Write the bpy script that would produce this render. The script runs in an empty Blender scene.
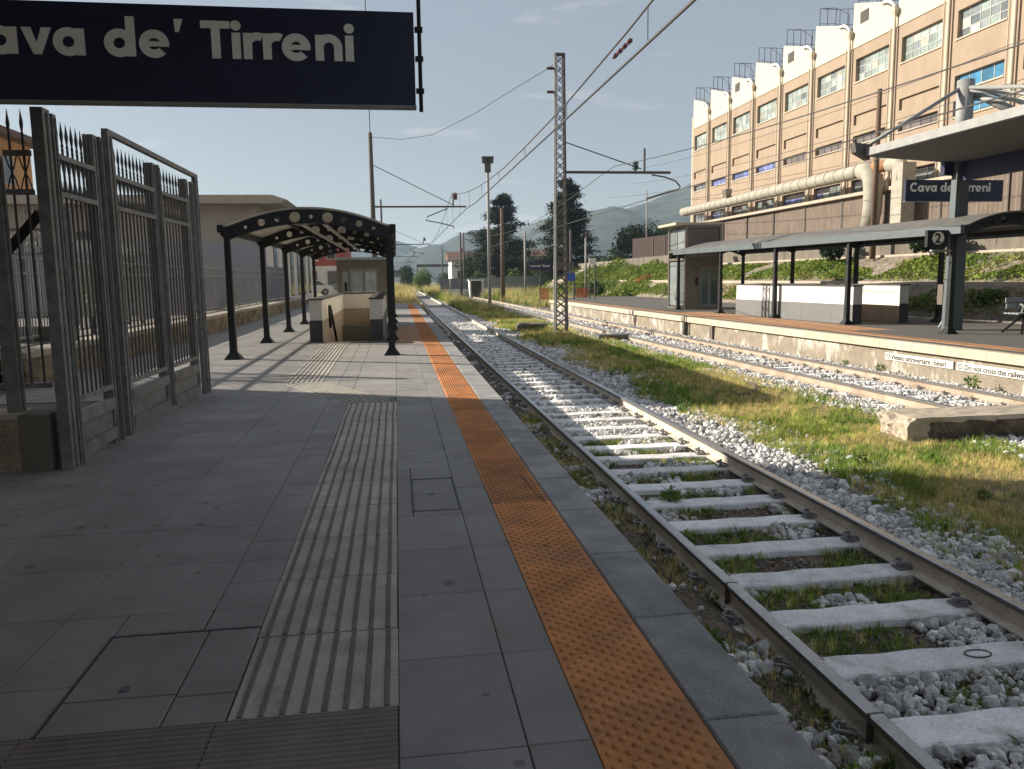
import bpy, bmesh, math, random
import numpy as np
from mathutils import Vector, Matrix, noise as mnoise
random.seed(7); RNG = np.random.default_rng(7)
SC = bpy.context.scene; COL = SC.collection
R = math.radians
# ------------------------------------------------------------------ camera, sky, sun, exposure
cam = bpy.data.cameras.new('camera'); cam.sensor_width = 36; cam.lens = 28.125; cam.clip_end = 20000; cam.clip_start = .05
cob = bpy.data.objects.new('camera', cam); COL.objects.link(cob)
cr, cd, cf = Vector((.98972, -.14229, -.01436)), Vector((-.03299, -.12941, -.99104)), Vector((.13916, .98133, -.13278))
cob.matrix_world = Matrix(((cr.x, -cd.x, -cf.x, 0), (cr.y, -cd.y, -cf.y, 0), (cr.z, -cd.z, -cf.z, 1.45), (0, 0, 0, 1)))
SC.camera = cob
SUN_EL, SUN_AZ = 23.7, -63.3
world = bpy.data.worlds.new("World"); SC.world = world; world.use_nodes = True
def build_world():
    nt = world.node_tree; N = nt.nodes; L = nt.links
    sky = N.new('ShaderNodeTexSky'); sky.sky_type = 'NISHITA'; sky.sun_disc = False
    sky.sun_elevation = R(SUN_EL); sky.sun_rotation = R(SUN_AZ); sky.air_density = 1.0; sky.dust_density = 1.2; sky.ozone_density = 1.5
    tc = N.new('ShaderNodeTexCoord'); mp = N.new('ShaderNodeMapping'); mp.inputs['Scale'].default_value = (1, 1.6, 4.5)
    L.new(tc.outputs['Generated'], mp.inputs[0])
    nz = N.new('ShaderNodeTexNoise'); nz.inputs['Scale'].default_value = 5.5; nz.inputs['Detail'].default_value = 6; nz.inputs['Roughness'].default_value = .58
    L.new(mp.outputs[0], nz.inputs['Vector'])
    rp = N.new('ShaderNodeValToRGB'); rp.color_ramp.elements[0].position = .6; rp.color_ramp.elements[1].position = .78
    rp.color_ramp.elements[0].color = (0, 0, 0, 1); rp.color_ramp.elements[1].color = (.42, .42, .42, 1)
    L.new(nz.outputs[0], rp.inputs[0])
    mx = N.new('ShaderNodeMix'); mx.data_type = 'RGBA'; mx.inputs[7].default_value = (9.5, 8.6, 8.3, 1)
    hz = N.new('ShaderNodeMix'); hz.data_type = 'RGBA'; hz.inputs[0].default_value = .62; hz.inputs[7].default_value = (4.3, 4.55, 5.0, 1); L.new(sky.outputs[0], hz.inputs[6])
    L.new(rp.outputs[0], mx.inputs[0]); L.new(hz.outputs[2], mx.inputs[6]); L.new(mx.outputs[2], N['Background'].inputs[0])
    N['Background'].inputs[1].default_value = .057
build_world()
sun = bpy.data.lights.new('sun', 'SUN'); sun.energy = 5.0; sun.angle = R(.5); sun.color = (1, .91, .78)
so = bpy.data.objects.new('sun', sun); COL.objects.link(so)
so.rotation_euler = Vector((.893 * math.cos(R(SUN_EL)), -.45 * math.cos(R(SUN_EL)), -math.sin(R(SUN_EL)))).to_track_quat('-Z', 'Y').to_euler()
SC.view_settings.view_transform = 'Standard'; SC.view_settings.look = 'None'; SC.view_settings.exposure = .88; SC.view_settings.gamma = 1
SC.cycles.max_bounces = 6; SC.cycles.diffuse_bounces = 3; SC.cycles.volume_bounces = 1; SC.cycles.transparent_max_bounces = 12
# ------------------------------------------------------------------ materials
def mat(name, col, rough=.85, var=.18, vs=1.5, bump=0., bs=30., metal=0., col2=None, rv=0., fine=.12, fs=60., streak=None, spec=.5, voro=False, spots=None):
    m = bpy.data.materials.new(name); m.use_nodes = True; nt = m.node_tree; N = nt.nodes; L = nt.links; P = N['Principled BSDF']
    P.inputs['Roughness'].default_value = rough; P.inputs['Metallic'].default_value = metal; P.inputs['Specular IOR Level'].default_value = spec
    geo = N.new('ShaderNodeNewGeometry'); pos = geo.outputs['Position']
    def nz(s, det=4, vec=pos, ro=.6):
        n = N.new('ShaderNodeTexNoise'); n.inputs['Scale'].default_value = s; n.inputs['Detail'].default_value = det; n.inputs['Roughness'].default_value = ro
        L.new(vec, n.inputs['Vector']); return n.outputs[0]
    def ramp(v, a, b, lo, hi):
        r = N.new('ShaderNodeMapRange'); r.inputs[1].default_value = a; r.inputs[2].default_value = b; r.inputs[3].default_value = lo; r.inputs[4].default_value = hi
        L.new(v, r.inputs[0]); return r.outputs[0]
    def mul(c, f):
        x = N.new('ShaderNodeVectorMath'); x.operation = 'SCALE'; L.new(c, x.inputs[0]); L.new(f, x.inputs[3]); return x.outputs[0]
    def mix(f, a, b):
        x = N.new('ShaderNodeMix'); x.data_type = 'RGBA'; L.new(f, x.inputs[0])
        for s, v in ((6, a), (7, b)):
            if isinstance(v, tuple): x.inputs[s].default_value = (*v, 1)
            else: L.new(v, x.inputs[s])
        return x.outputs[2]
    big = nz(vs)
    if col2: c = mix(ramp(big, .38, .64, 0, 1), col, col2)
    else:
        rgb = N.new('ShaderNodeRGB'); rgb.outputs[0].default_value = (*col, 1); c = rgb.outputs[0]
    c = mul(c, ramp(nz(vs * 2.3, 5), .3, .7, 1 - var, 1 + var))
    if fine: c = mul(c, ramp(nz(fs, 2), .3, .7, 1 - fine, 1 + fine))
    if streak:
        sc_, colr, lo, hi = streak
        mp = N.new('ShaderNodeMapping'); mp.inputs['Scale'].default_value = sc_; L.new(pos, mp.inputs[0])
        c = mix(ramp(nz(1., 5, mp.outputs[0]), lo, hi, 0, .85), c, colr)
    if spots:
        v = N.new('ShaderNodeTexVoronoi'); v.inputs['Scale'].default_value = spots[0]; L.new(pos, v.inputs['Vector'])
        sx = N.new('ShaderNodeSeparateColor'); L.new(v.outputs['Color'], sx.inputs[0])
        th = N.new('ShaderNodeMath'); th.operation = 'MULTIPLY'; L.new(sx.outputs[0], th.inputs[0]); th.inputs[1].default_value = spots[1]
        d = N.new('ShaderNodeMath'); d.operation = 'SUBTRACT'; L.new(th.outputs[0], d.inputs[0]); L.new(v.outputs['Distance'], d.inputs[1])
        c = mul(c, ramp(d.outputs[0], -.004 - spots[1] * .45, .004 - spots[1] * .45, 1, spots[2]))
    if rv:
        oi = N.new('ShaderNodeObjectInfo'); c = mul(c, ramp(oi.outputs['Random'], 0, 1, 1 - rv, 1 + rv))
    L.new(c, P.inputs['Base Color'])
    if bump:
        b = N.new('ShaderNodeBump'); b.inputs['Strength'].default_value = min(1, bump); b.inputs['Distance'].default_value = .22 / bs
        if voro:
            v = N.new('ShaderNodeTexVoronoi'); v.inputs['Scale'].default_value = bs; L.new(pos, v.inputs['Vector']); L.new(v.outputs['Distance'], b.inputs['Height'])
        else: L.new(nz(bs, 5), b.inputs['Height'])
        L.new(b.outputs[0], P.inputs['Normal'])
    return m
def leafmat(name, col, col2, trans=.25, vs=.8):
    m = mat(name, col, .7, .25, vs, col2=col2, rv=.3, fine=.3, fs=9, spec=.25)
    nt = m.node_tree; N = nt.nodes; L = nt.links; P = N['Principled BSDF']
    t = N.new('ShaderNodeBsdfTranslucent'); x = N.new('ShaderNodeMixShader'); x.inputs[0].default_value = trans
    L.new(P.inputs['Base Color'].links[0].from_socket, t.inputs[0]); L.new(P.outputs[0], x.inputs[1]); L.new(t.outputs[0], x.inputs[2]); L.new(x.outputs[0], N['Material Output'].inputs[0])
    return m
def glass(name, col, rough=.08, alpha=1.):
    m = mat(name, col, rough, .25, 1.2, fine=0, spec=.9, rv=.35); return m
M = dict(
 paver=mat('paver', (.246, .236, .221), .8, .16, 1.1, .6, 220, rv=.09, fine=.16, fs=160, streak=((.9, .9, .9), (.205, .185, .165), .56, .76), spots=(4.2, .10, .6)),
 grout=mat('grout', (.13, .12, .11), .95),
 kerb=mat('kerb', (.33, .325, .315), .8, .18, 2.2, .4, 260, rv=.08, fine=.45, fs=190, col2=(.22, .215, .21)),
 tactile=mat('tactile', (.42, .39, .34), .85, .2, 1.8, .3, 120, rv=.1, fine=.15, streak=((3, 3, 3), (.25, .22, .19), .55, .75)),
 tactbar=mat('tactbar', (.16, .145, .125), .85, .2, 2.5, .3, 120, rv=.1), ribbed=mat('ribbed', (.2, .165, .14), .85, .2, 1.8, .3, 120, rv=.06),
 orange=mat('orange', (.52, .215, .07), .8, .28, 1.6, .25, 160, rv=.18, spots=(6.5, .09, .6), fine=.12, fs=120, streak=((2.2, 2.2, 2.2), (.30, .155, .085), .46, .68)),
 ballast=mat('ballast', (.33, .32, .305), .9, .25, 3, .8, 24, col2=(.24, .225, .205), fine=.4, fs=35, voro=True),
 stone=mat('stone', (.57, .56, .545), .9, .15, 6, .5, 60, rv=.5, fine=.25, streak=((1.3, 1.3, 1.3), (.36, .31, .25), .52, .7)),
 gravel=mat('gravel', (.27, .24, .205), .95, .2, 6, .4, 60, rv=.5, fine=.25, col2=(.19, .15, .115)), soil=mat('soil', (.09, .068, .045), .95, .35, 3, .9, 22, col2=(.145, .115, .078), fine=.4, fs=40),
 turf=mat('turf', (.17, .15, .06), .95, .3, 1.4, .9, 30, col2=(.27, .2, .11), fine=.4, fs=50),
 ground=mat('ground', (.13, .13, .05), .95, .3, .05, 0, col2=(.2, .16, .09), fine=.3, fs=2),
 sleeper=mat('sleeper', (.8, .79, .78), .9, .15, 3, .5, 50, rv=.12, fine=.2, fs=90, streak=((5, 5, 5), (.42, .37, .31), .54, .74)),
 railside=mat('railside', (.60, .545, .46), .9, .15, 2, .4, 60, col2=(.50, .44, .36), fine=.2, streak=((2, 1, 9), (.30, .22, .155), .6, .85)),
 railold=mat('railold', (.43, .365, .285), .9, .18, 2, .4, 60, col2=(.35, .275, .205), fine=.25), railflank=mat('railflank', (.15, .135, .12), .6, .2, 4, metal=.3, fine=.2), railhead=mat('railhead', (.36, .355, .36), .25, .15, 3, 0, metal=.85, fine=.15),
 clip=mat('clip', (.24, .235, .235), .5, .2, 12, metal=.3, fine=.3), rust=mat('rust', (.11, .085, .07), .8, .3, 12, .3, 80, fine=.3),
 galv=mat('galvanised', (.215, .21, .2), .62, .28, 4, .15, 40, metal=.35, fine=.12, fs=35, rv=.05),
 iron=mat('iron', (.10, .098, .095), .6, .2, 6, metal=.3),
 darkiron=mat('darkiron', (.008, .0085, .01), .55, .2, 6, metal=.2),
 bluegrey=mat('bluegrey', (.27, .31, .33), .5, .1, 2, metal=.2),
 opal=leafmat('opal', (.5, .48, .42), (.47, .45, .39), .2), roofsheet=mat('roofsheet', (.40, .38, .345), .6, .15, 1.5, 0, fine=.1),
 navy=mat('navy', (.012, .014, .05), .45, .12, 3, fine=.05),
 letter=mat('letter', (.88, .84, .75), .5, .06, 3, fine=.04),
 white=mat('white', (.66, .645, .62), .8, .06, 1.5, .12, 60, fine=.05),
 cream=mat('cream', (.82, .77, .67), .85, .08, 1.2, .1, 50, fine=.05),
 brownwall=mat('brownwall', (.44, .35, .27), .85, .12, 1.2, .1, 50),
 dado=mat('dado', (.17, .17, .165), .85, .12, 1.4, .15, 60),
 darkdado=mat('darkdado', (.06, .062, .066), .8, .12, 1.4, .15, 60),
 capdark=mat('capdark', (.05, .05, .05), .7),
 peach=mat('peach', (.335, .256, .182), .9, .07, .5, .12, 12, fine=.05, fs=20, streak=((.6, .6, .05), (.235, .175, .132), .52, .85)),
 gable=mat('gable', (.56, .51, .405), .9, .05, .6, .1, 12, fine=.04, fs=20),
 pilaster=mat('pilaster', (.5, .43, .33), .9, .08, .8),
 duct=mat('duct', (.34, .315, .255), .7, .15, 1.2, .1, 10, fine=.1, streak=((1, .6, 2), (.24, .2, .15), .56, .78)),
 ductrust=mat('ductrust', (.35, .17, .07), .8, .25, 3),
 concrete=mat('concrete', (.16, .138, .108), .9, .15, .8, .35, 25, fine=.15, streak=((1.5, 1.5, .25), (.09, .075, .058), .47, .68)),
 capstone=mat('capstone', (.55, .47, .35), .9, .13, 1.2, .3, 40, rv=.1, fine=.12, streak=((3, 3, 1), (.3, .24, .17), .58, .8)),
 platwall=mat('platwall', (.27, .23, .175), .95, .2, 1.5, .6, 25, fine=.25, streak=((2.2, 2.2, 1.1), (.6, .56, .5), .52, .62)),
 asphalt=mat('asphalt', (.10, .096, .088), .9, .12, .8, .3, 150, fine=.15, fs=120),
 corr=mat('corrugated', (.17, .13, .10), .8, .2, .7, fine=.1, streak=((3, 3, .2), (.11, .075, .05), .5, .7)),
 orangeworn=mat('orangeworn', (.40, .215, .11), .85, .2, 1.5, .3, 60, fine=.2, fs=50), roofgrey=mat('roofgrey', (.135, .132, .122), .6, .2, 1.2), guttergrey=mat('guttergrey', (.10, .122, .13), .5, .1, 2), soffit_shade=mat('soffit_shade', (.13, .125, .115), .7, .1, 1), corten=mat('corten', (.032, .015, .012), .85, .2, .8, fine=.1),
 stonewall=mat('stonewall', (.22, .17, .12), .95, .25, 3, .9, 9, col2=(.3, .22, .13), fine=.3, rv=.3),
 coping=mat('coping', (.42, .36, .28), .9, .15, 2, .3, 30),
 slope=mat('slope', (.23, .19, .15), .95, .3, 1.2, 1.0, 5, col2=(.17, .145, .10), fine=.35, fs=9, voro=True),
 beige=mat('beige', (.40, .35, .28), .9, .1, .4, .2, 8, fine=.06, streak=((.5, .5, .06), (.27, .235, .19), .5, .8)),
 lilac=mat('lilac', (.34, .34, .36), .9, .08, .5),
 offwhite=mat('offwhite', (.78, .75, .71), .9, .08, .6),
 redwall=mat('redwall', (.42, .11, .085), .9, .1, .5),
 orangewall=mat('orangewall', (.52, .27, .11), .9, .12, .4, fine=.06),
 rooftile=mat('rooftile', (.14, .08, .058), .9, .2, 1),
 screen=mat('screen', (.24, .25, .26), .8, .12, .8),
 steel=mat('steel', (.22, .19, .155), .42, .1, 2, metal=.6, fine=.06),
 panelbrown=mat('panelbrown', (.13, .105, .085), .6, .1, 2),
 gl_pale=glass('pale_glass', (.30, .36, .33)), gl_grey=glass('grey_glass', (.19, .215, .22)), gl_cream=glass('cream_glass', (.42, .40, .33)),
 gl_blue=glass('blue_glass', (.16, .19, .44), .2), gl_sky=glass('sky_glass', (.05, .19, .32), .12), gl_dark=glass('dark_glass', (.04, .04, .045), .1), gl_brown=glass('brown_glass', (.13, .105, .1), .3),
 gl_teal=glass('teal_glass', (.13, .2, .19), .05),
 winframe=mat('winframe', (.45, .44, .40), .6, .08), dark=mat('dark', (.015, .015, .015), .9),
 wood=mat('wood', (.15, .095, .065), .9, .25, 3, .4, 30, fine=.25, streak=((9, 9, .6), (.08, .05, .035), .5, .7)),
 pole=mat('pole', (.30, .30, .29), .7, .12, 2, metal=.3), poledark=mat('poledark', (.10, .09, .08), .8, .2, 2),
 wire=mat('wire', (.06, .058, .056), .6), insul=mat('insulator', (.09, .03, .025), .4), insulg=mat('insulator_green', (.02, .06, .045), .4),
 signblue=mat('signblue', (.03, .10, .42), .5), signwhite=mat('signwhite', (.7, .68, .62), .5, .05), barrier=mat('barrier', (.55, .12, .05), .7),
 black=mat('black', (.01, .01, .01), .6), carwhite=mat('carwhite', (.7, .7, .7), .25, .03), tyre=mat('tyre', (.02, .02, .02), .9),
 bark=mat('bark', (.07, .055, .04), .95, .3, 5), column=mat('column', (.30, .20, .15), .8),
 hillnear=mat('hillnear', (.032, .05, .05), .95, .3, .006, .8, .05, col2=(.065, .075, .066), fine=.35, fs=.06), hill=mat('hill', (.02, .038, .045), .95, .3, .006, 1.0, .05, col2=(.035, .05, .05), fine=.35, fs=.06),
 grass=leafmat('grass_green', (.20, .32, .055), (.34, .39, .08), .4), dry=leafmat('grass_dry', (.74, .61, .27), (.60, .50, .21), .4),
 weed=leafmat('weed', (.09, .16, .035), (.14, .2, .05)), ivy=leafmat('ivy', (.14, .225, .032), (.26, .31, .055)), ivyolive=leafmat('ivy_olive', (.28, .23, .08), (.19, .2, .06)),
 cedar=leafmat('cedar', (.018, .032, .02), (.035, .05, .026), .12), bush=leafmat('bush', (.08, .14, .035), (.14, .19, .05)), bushdark=leafmat('bush_dark', (.02, .042, .017), (.04, .065, .022)),
 reddish=leafmat('reddish', (.33, .11, .04), (.2, .13, .04)),
)
# ------------------------------------------------------------------ helpers
class MB:
    def __init__(s): s.v = []; s.f = []; s.m = []; s.k = 0
    def add(s, vs, fs):
        n = len(s.v); s.v += [tuple(p) for p in vs]; s.f += [tuple(i + n for i in f) for f in fs]; s.m += [s.k] * len(fs); return s
    def box(s, x0, x1, y0, y1, z0, z1):
        return s.add([(x0, y0, z0), (x1, y0, z0), (x1, y1, z0), (x0, y1, z0), (x0, y0, z1), (x1, y0, z1), (x1, y1, z1), (x0, y1, z1)],
                     [(3, 2, 1, 0), (4, 5, 6, 7), (0, 1, 5, 4), (1, 2, 6, 5), (2, 3, 7, 6), (3, 0, 4, 7)])
    def tile(s, x0, x1, y0, y1, z0, z1, c=.003):
        return s.add([(x0, y0, z0), (x1, y0, z0), (x1, y1, z0), (x0, y1, z0), (x0, y0, z1 - c), (x1, y0, z1 - c), (x1, y1, z1 - c), (x0, y1, z1 - c),
                      (x0 + c, y0 + c, z1), (x1 - c, y0 + c, z1), (x1 - c, y1 - c, z1), (x0 + c, y1 - c, z1)],
                     [(0, 1, 5, 4), (1, 2, 6, 5), (2, 3, 7, 6), (3, 0, 4, 7), (4, 5, 9, 8), (5, 6, 10, 9), (6, 7, 11, 10), (7, 4, 8, 11), (8, 9, 10, 11)])
    def tube(s, pts, r, n=8, r1=None, cap=True):
        pts = [Vector(p) for p in pts]; k = len(pts); base = len(s.v); up = None
        for i, p in enumerate(pts):
            d = (pts[min(i + 1, k - 1)] - pts[max(i - 1, 0)]).normalized()
            if up is None: up = d.orthogonal().normalized()
            up = (up - d * up.dot(d)); up = up.normalized() if up.length > 1e-6 else d.orthogonal().normalized()
            b = d.cross(up); rr = r if r1 is None else r + (r1 - r) * i / (k - 1)
            for j in range(n):
                a = 2 * math.pi * (j + .5) / n; s.v.append(tuple(p + (up * math.cos(a) + b * math.sin(a)) * rr))
        fs = [(base + i * n + j, base + i * n + (j + 1) % n, base + (i + 1) * n + (j + 1) % n, base + (i + 1) * n + j) for i in range(k - 1) for j in range(n)]
        if cap: fs += [tuple(base + j for j in reversed(range(n))), tuple(base + (k - 1) * n + j for j in range(n))]
        s.f += fs; s.m += [s.k] * len(fs); return s
    def bar(s, a, b, w, h=None, up=(0, 0, 1)):
        h = h or w; a = Vector(a); b = Vector(b); d = (b - a).normalized(); u = Vector(up)
        if abs(d.dot(u)) > .98: u = Vector((0, 1, 0))
        x = d.cross(u).normalized(); u = x.cross(d)
        vs = [p + x * i * w / 2 + u * j * h / 2 for p in (a, b) for i, j in ((-1, -1), (1, -1), (1, 1), (-1, 1))]
        return s.add(vs, [(0, 1, 2, 3), (7, 6, 5, 4), (0, 4, 5, 1), (1, 5, 6, 2), (2, 6, 7, 3), (3, 7, 4, 0)])
    def prism(s, poly, fn):            # poly: 2-D outline, fn(u, v, t) -> 3-D with t 0 / 1
        n = len(poly)
        return s.add([fn(u, v, 0) for u, v in poly] + [fn(u, v, 1) for u, v in poly],
                     [tuple(reversed(range(n))), tuple(range(n, 2 * n))] + [(i, (i + 1) % n, n + (i + 1) % n, n + i) for i in range(n)])
    def loft(s, rings, closed=True, cap=True):
        n = len(rings[0]); base = len(s.v)
        for r_ in rings: s.v += [tuple(p) for p in r_]
        fs = [(base + i * n + j, base + i * n + (j + 1) % n, base + (i + 1) * n + (j + 1) % n, base + (i + 1) * n + j) for i in range(len(rings) - 1) for j in range(n if closed else n - 1)]
        if cap and closed: fs += [tuple(base + j for j in reversed(range(n))), tuple(base + (len(rings) - 1) * n + j for j in range(n))]
        s.f += fs; s.m += [s.k] * len(fs); return s
    def mesh(s, name, mats, smooth=False):
        me = bpy.data.meshes.new(name); me.from_pydata(s.v, [], s.f)
        for m in (mats if isinstance(mats, (list, tuple)) else [mats]): me.materials.append(m)
        if any(s.m): me.polygons.foreach_set('material_index', s.m)
        bm = bmesh.new(); bm.from_mesh(me); bmesh.ops.recalc_face_normals(bm, faces=bm.faces); bm.to_mesh(me); bm.free()
        if smooth: me.polygons.foreach_set('use_smooth', [True] * len(me.polygons))
        return me
    def build(s, name, mats, parent=None, smooth=False, loc=None): return link(name, s.mesh(name, mats, smooth), parent, loc)
def link(name, data, parent=None, loc=None):
    o = bpy.data.objects.new(name, data); COL.objects.link(o)
    if parent: o.parent = parent
    if loc is not None: o.location = loc
    return o
def tag(o, label=None, cat=None, group=None, kind=None):
    for k, v in (('label', label), ('category', cat), ('group', group), ('kind', kind)):
        if v: o[k] = v
    return o
def thing(name, label, cat, loc=(0, 0, 0), rz=0, group=None):
    o = bpy.data.objects.new(name, None); COL.objects.link(o); o.location = loc; o.rotation_euler = (0, 0, rz); o.empty_display_size = .2
    return tag(o, label, cat, group)
def copy_tree(o, parent=None):
    c = o.copy(); COL.objects.link(c); c.parent = parent
    for ch in o.children: copy_tree(ch, c)
    return c
def numesh(name, V, F, mats, mi=None):
    me = bpy.data.meshes.new(name); V = np.asarray(V, np.float32); F = np.asarray(F, np.int32); k = F.shape[1]
    me.vertices.add(len(V)); me.vertices.foreach_set('co', V.ravel()); me.loops.add(F.size); me.loops.foreach_set('vertex_index', F.ravel())
    me.polygons.add(len(F)); me.polygons.foreach_set('loop_start', np.arange(0, F.size, k, dtype=np.int32))
    for m in (mats if isinstance(mats, (list, tuple)) else [mats]): me.materials.append(m)
    if mi is not None: me.polygons.foreach_set('material_index', np.asarray(mi, np.int32))
    me.update(calc_edges=True); return me
def leaves(C, size, flat=0., seed=1, asp=.55):      # C (N,3) leaf centres -> diamond-shaped leaf quads
    g = np.random.default_rng(seed); n = len(C); d = g.normal(size=(n, 3)); d[:, 2] *= (1 - flat); d /= np.linalg.norm(d, axis=1)[:, None] + 1e-9
    e = g.normal(size=(n, 3)); e[:, 2] *= (1 - flat); e -= d * (e * d).sum(1)[:, None]; e /= np.linalg.norm(e, axis=1)[:, None] + 1e-9
    sz = (size * g.uniform(.6, 1.35, n))[:, None]
    V = np.stack([C - d * sz * .5, C + e * sz * asp * .5, C + d * sz * .5, C - e * sz * asp * .5], 1).reshape(-1, 3)
    return V, np.arange(4 * n).reshape(-1, 4)
def pnoise(x, y, s, seed=0.): return mnoise.noise(Vector((x * s, y * s, seed)))
def cloud(c, r, n, seed, shell=.5):                 # points in an uneven ellipsoid
    g = np.random.default_rng(seed); d = g.normal(size=(n, 3)); d /= np.linalg.norm(d, axis=1)[:, None]
    rr = g.uniform(shell, 1, n) ** .6
    lob = np.array([1 + .45 * mnoise.noise(Vector(v) * 2.2 + Vector((seed, 0, 0))) for v in d])
    return np.array(c) + d * (rr * lob)[:, None] * np.array(r)
def scatter(name, pts, rot, scl, idx, protos, label=None, kind='stuff'):
    coll = bpy.data.collections.new(name + '_pieces')
    for i, p in enumerate(protos): coll.objects.link(bpy.data.objects.new('piece_%02d' % i, p))
    me = bpy.data.meshes.new(name); me.vertices.add(len(pts)); me.vertices.foreach_set('co', np.asarray(pts, np.float32).ravel())
    a = me.attributes.new('rot', 'FLOAT_VECTOR', 'POINT'); a.data.foreach_set('vector', np.asarray(rot, np.float32).ravel())
    a = me.attributes.new('scl', 'FLOAT', 'POINT'); a.data.foreach_set('value', np.asarray(scl, np.float32))
    a = me.attributes.new('idx', 'INT', 'POINT'); a.data.foreach_set('value', np.asarray(idx, np.int32))
    o = link(name, me); o['kind'] = kind
    if label: o['label'] = label
    ng = bpy.data.node_groups.new(name, 'GeometryNodeTree')
    ng.interface.new_socket('Geometry', in_out='INPUT', socket_type='NodeSocketGeometry'); ng.interface.new_socket('Geometry', in_out='OUTPUT', socket_type='NodeSocketGeometry')
    N = ng.nodes; L = ng.links; gi = N.new('NodeGroupInput'); go = N.new('NodeGroupOutput'); ip = N.new('GeometryNodeInstanceOnPoints'); ci = N.new('GeometryNodeCollectionInfo')
    ci.inputs[0].default_value = coll; ci.inputs['Separate Children'].default_value = True; ci.inputs['Reset Children'].default_value = True
    def att(nm, t):
        n = N.new('GeometryNodeInputNamedAttribute'); n.data_type = t; n.inputs['Name'].default_value = nm
        return [s for s in n.outputs if s.enabled and s.name == 'Attribute'][0]
    L.new(gi.outputs[0], ip.inputs['Points']); L.new(ci.outputs[0], ip.inputs['Instance']); ip.inputs['Pick Instance'].default_value = True
    L.new(att('idx', 'INT'), ip.inputs['Instance Index']); L.new(att('rot', 'FLOAT_VECTOR'), ip.inputs['Rotation']); L.new(att('scl', 'FLOAT'), ip.inputs['Scale'])
    L.new(ip.outputs[0], go.inputs[0])
    md = o.modifiers.new('scatter', 'NODES'); md.node_group = ng
    return o
# bold geometric lettering as flat solid meshes
def lettering(text, width, sv=None, depth=.006):              # returns MB in x (0..width) / z, facing -y; and cap height
    polys = []; groups = []
    def ring(cx, cy, ro, ri, a0, a1, n=20):
        for i in range(n):
            t0, t1 = [R(a0 + (a1 - a0) * k / n) for k in (i, i + 1)]
            polys.append([(cx + ro * math.cos(t0), cy + ro * math.sin(t0)), (cx + ro * math.cos(t1), cy + ro * math.sin(t1)), (cx + ri * math.cos(t1), cy + ri * math.sin(t1)), (cx + ri * math.cos(t0), cy + ri * math.sin(t0))])
    def rect(x0, y0, x1, y1): polys.append([(x0, y0), (x1, y0), (x1, y1), (x0, y1)])
    x = 0; S = .22; H = .7
    for ch in text:
        groups.append(len(polys))
        if ch == 'C': ring(x + .5, .5, .52, .29, 48, 312, 30); x += .95
        elif ch in 'ad':
            ring(x + .36, .35, .375, .145, 0, 360, 28); rect(x + .535, 0, x + .755, H if ch == 'a' else 1.05); x += .86
        elif ch == 'v':
            polys.append([(x, H), (x + .23, H), (x + .45, .0), (x + .27, .0)]); polys.append([(x + .49, H), (x + .72, H), (x + .45, 0), (x + .27, 0)]); x += .76
        elif ch == 'e': ring(x + .36, .35, .375, .155, 0, 318, 26); rect(x + .15, .28, x + .725, .415); x += .86
        elif ch == "'": polys.append([(x + .04, .68), (x + .13, .68), (x + .24, 1.02), (x + .02, 1.02)]); x += .3
        elif ch == 'T': rect(x, .8, x + .74, 1.0); rect(x + .26, 0, x + .48, .8); x += .78
        elif ch == 'i': rect(x, 0, x + S, H); ring(x + .11, .89, .135, 0, 0, 360, 16); x += .29
        elif ch == 'r': rect(x, 0, x + S, H); ring(x + .36, .36, .36, .15, 62, 150, 8); x += .5
        elif ch == 'n': rect(x, 0, x + S, H); ring(x + .355, .37, .355, .135, 0, 180, 14); rect(x + .49, 0, x + .71, .37); x += .79
        elif ch == ' ': x += .38
    s = width / (x - .09); out = []; groups.append(len(polys))
    sv = sv or s
    for g0, g1 in zip(groups[:-1], groups[1:]):
        if g1 > g0:
            mb = MB()
            for i in range(g0, g1): mb.prism(polys[i], lambda u, v, t: (u * s, -(depth + .00006 * (i % 61)) * t, v * sv))
            out.append(mb)
    return out
def text_obj(txt, size, m, parent, loc, rot=(R(90), 0, 0), name='lettering', bold=0.0):
    cu = bpy.data.curves.new(name, 'FONT'); cu.body = txt; cu.size = size; cu.extrude = .001; cu.offset = bold; cu.resolution_u = 3; cu.materials.append(m)
    t = bpy.data.objects.new(name, cu); COL.objects.link(t); me = bpy.data.meshes.new_from_object(t.evaluated_get(bpy.context.evaluated_depsgraph_get())); COL.objects.unlink(t); bpy.data.objects.remove(t)
    me.name = name; o = link(name, me, parent, loc); o.rotation_euler = rot; return o
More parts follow.
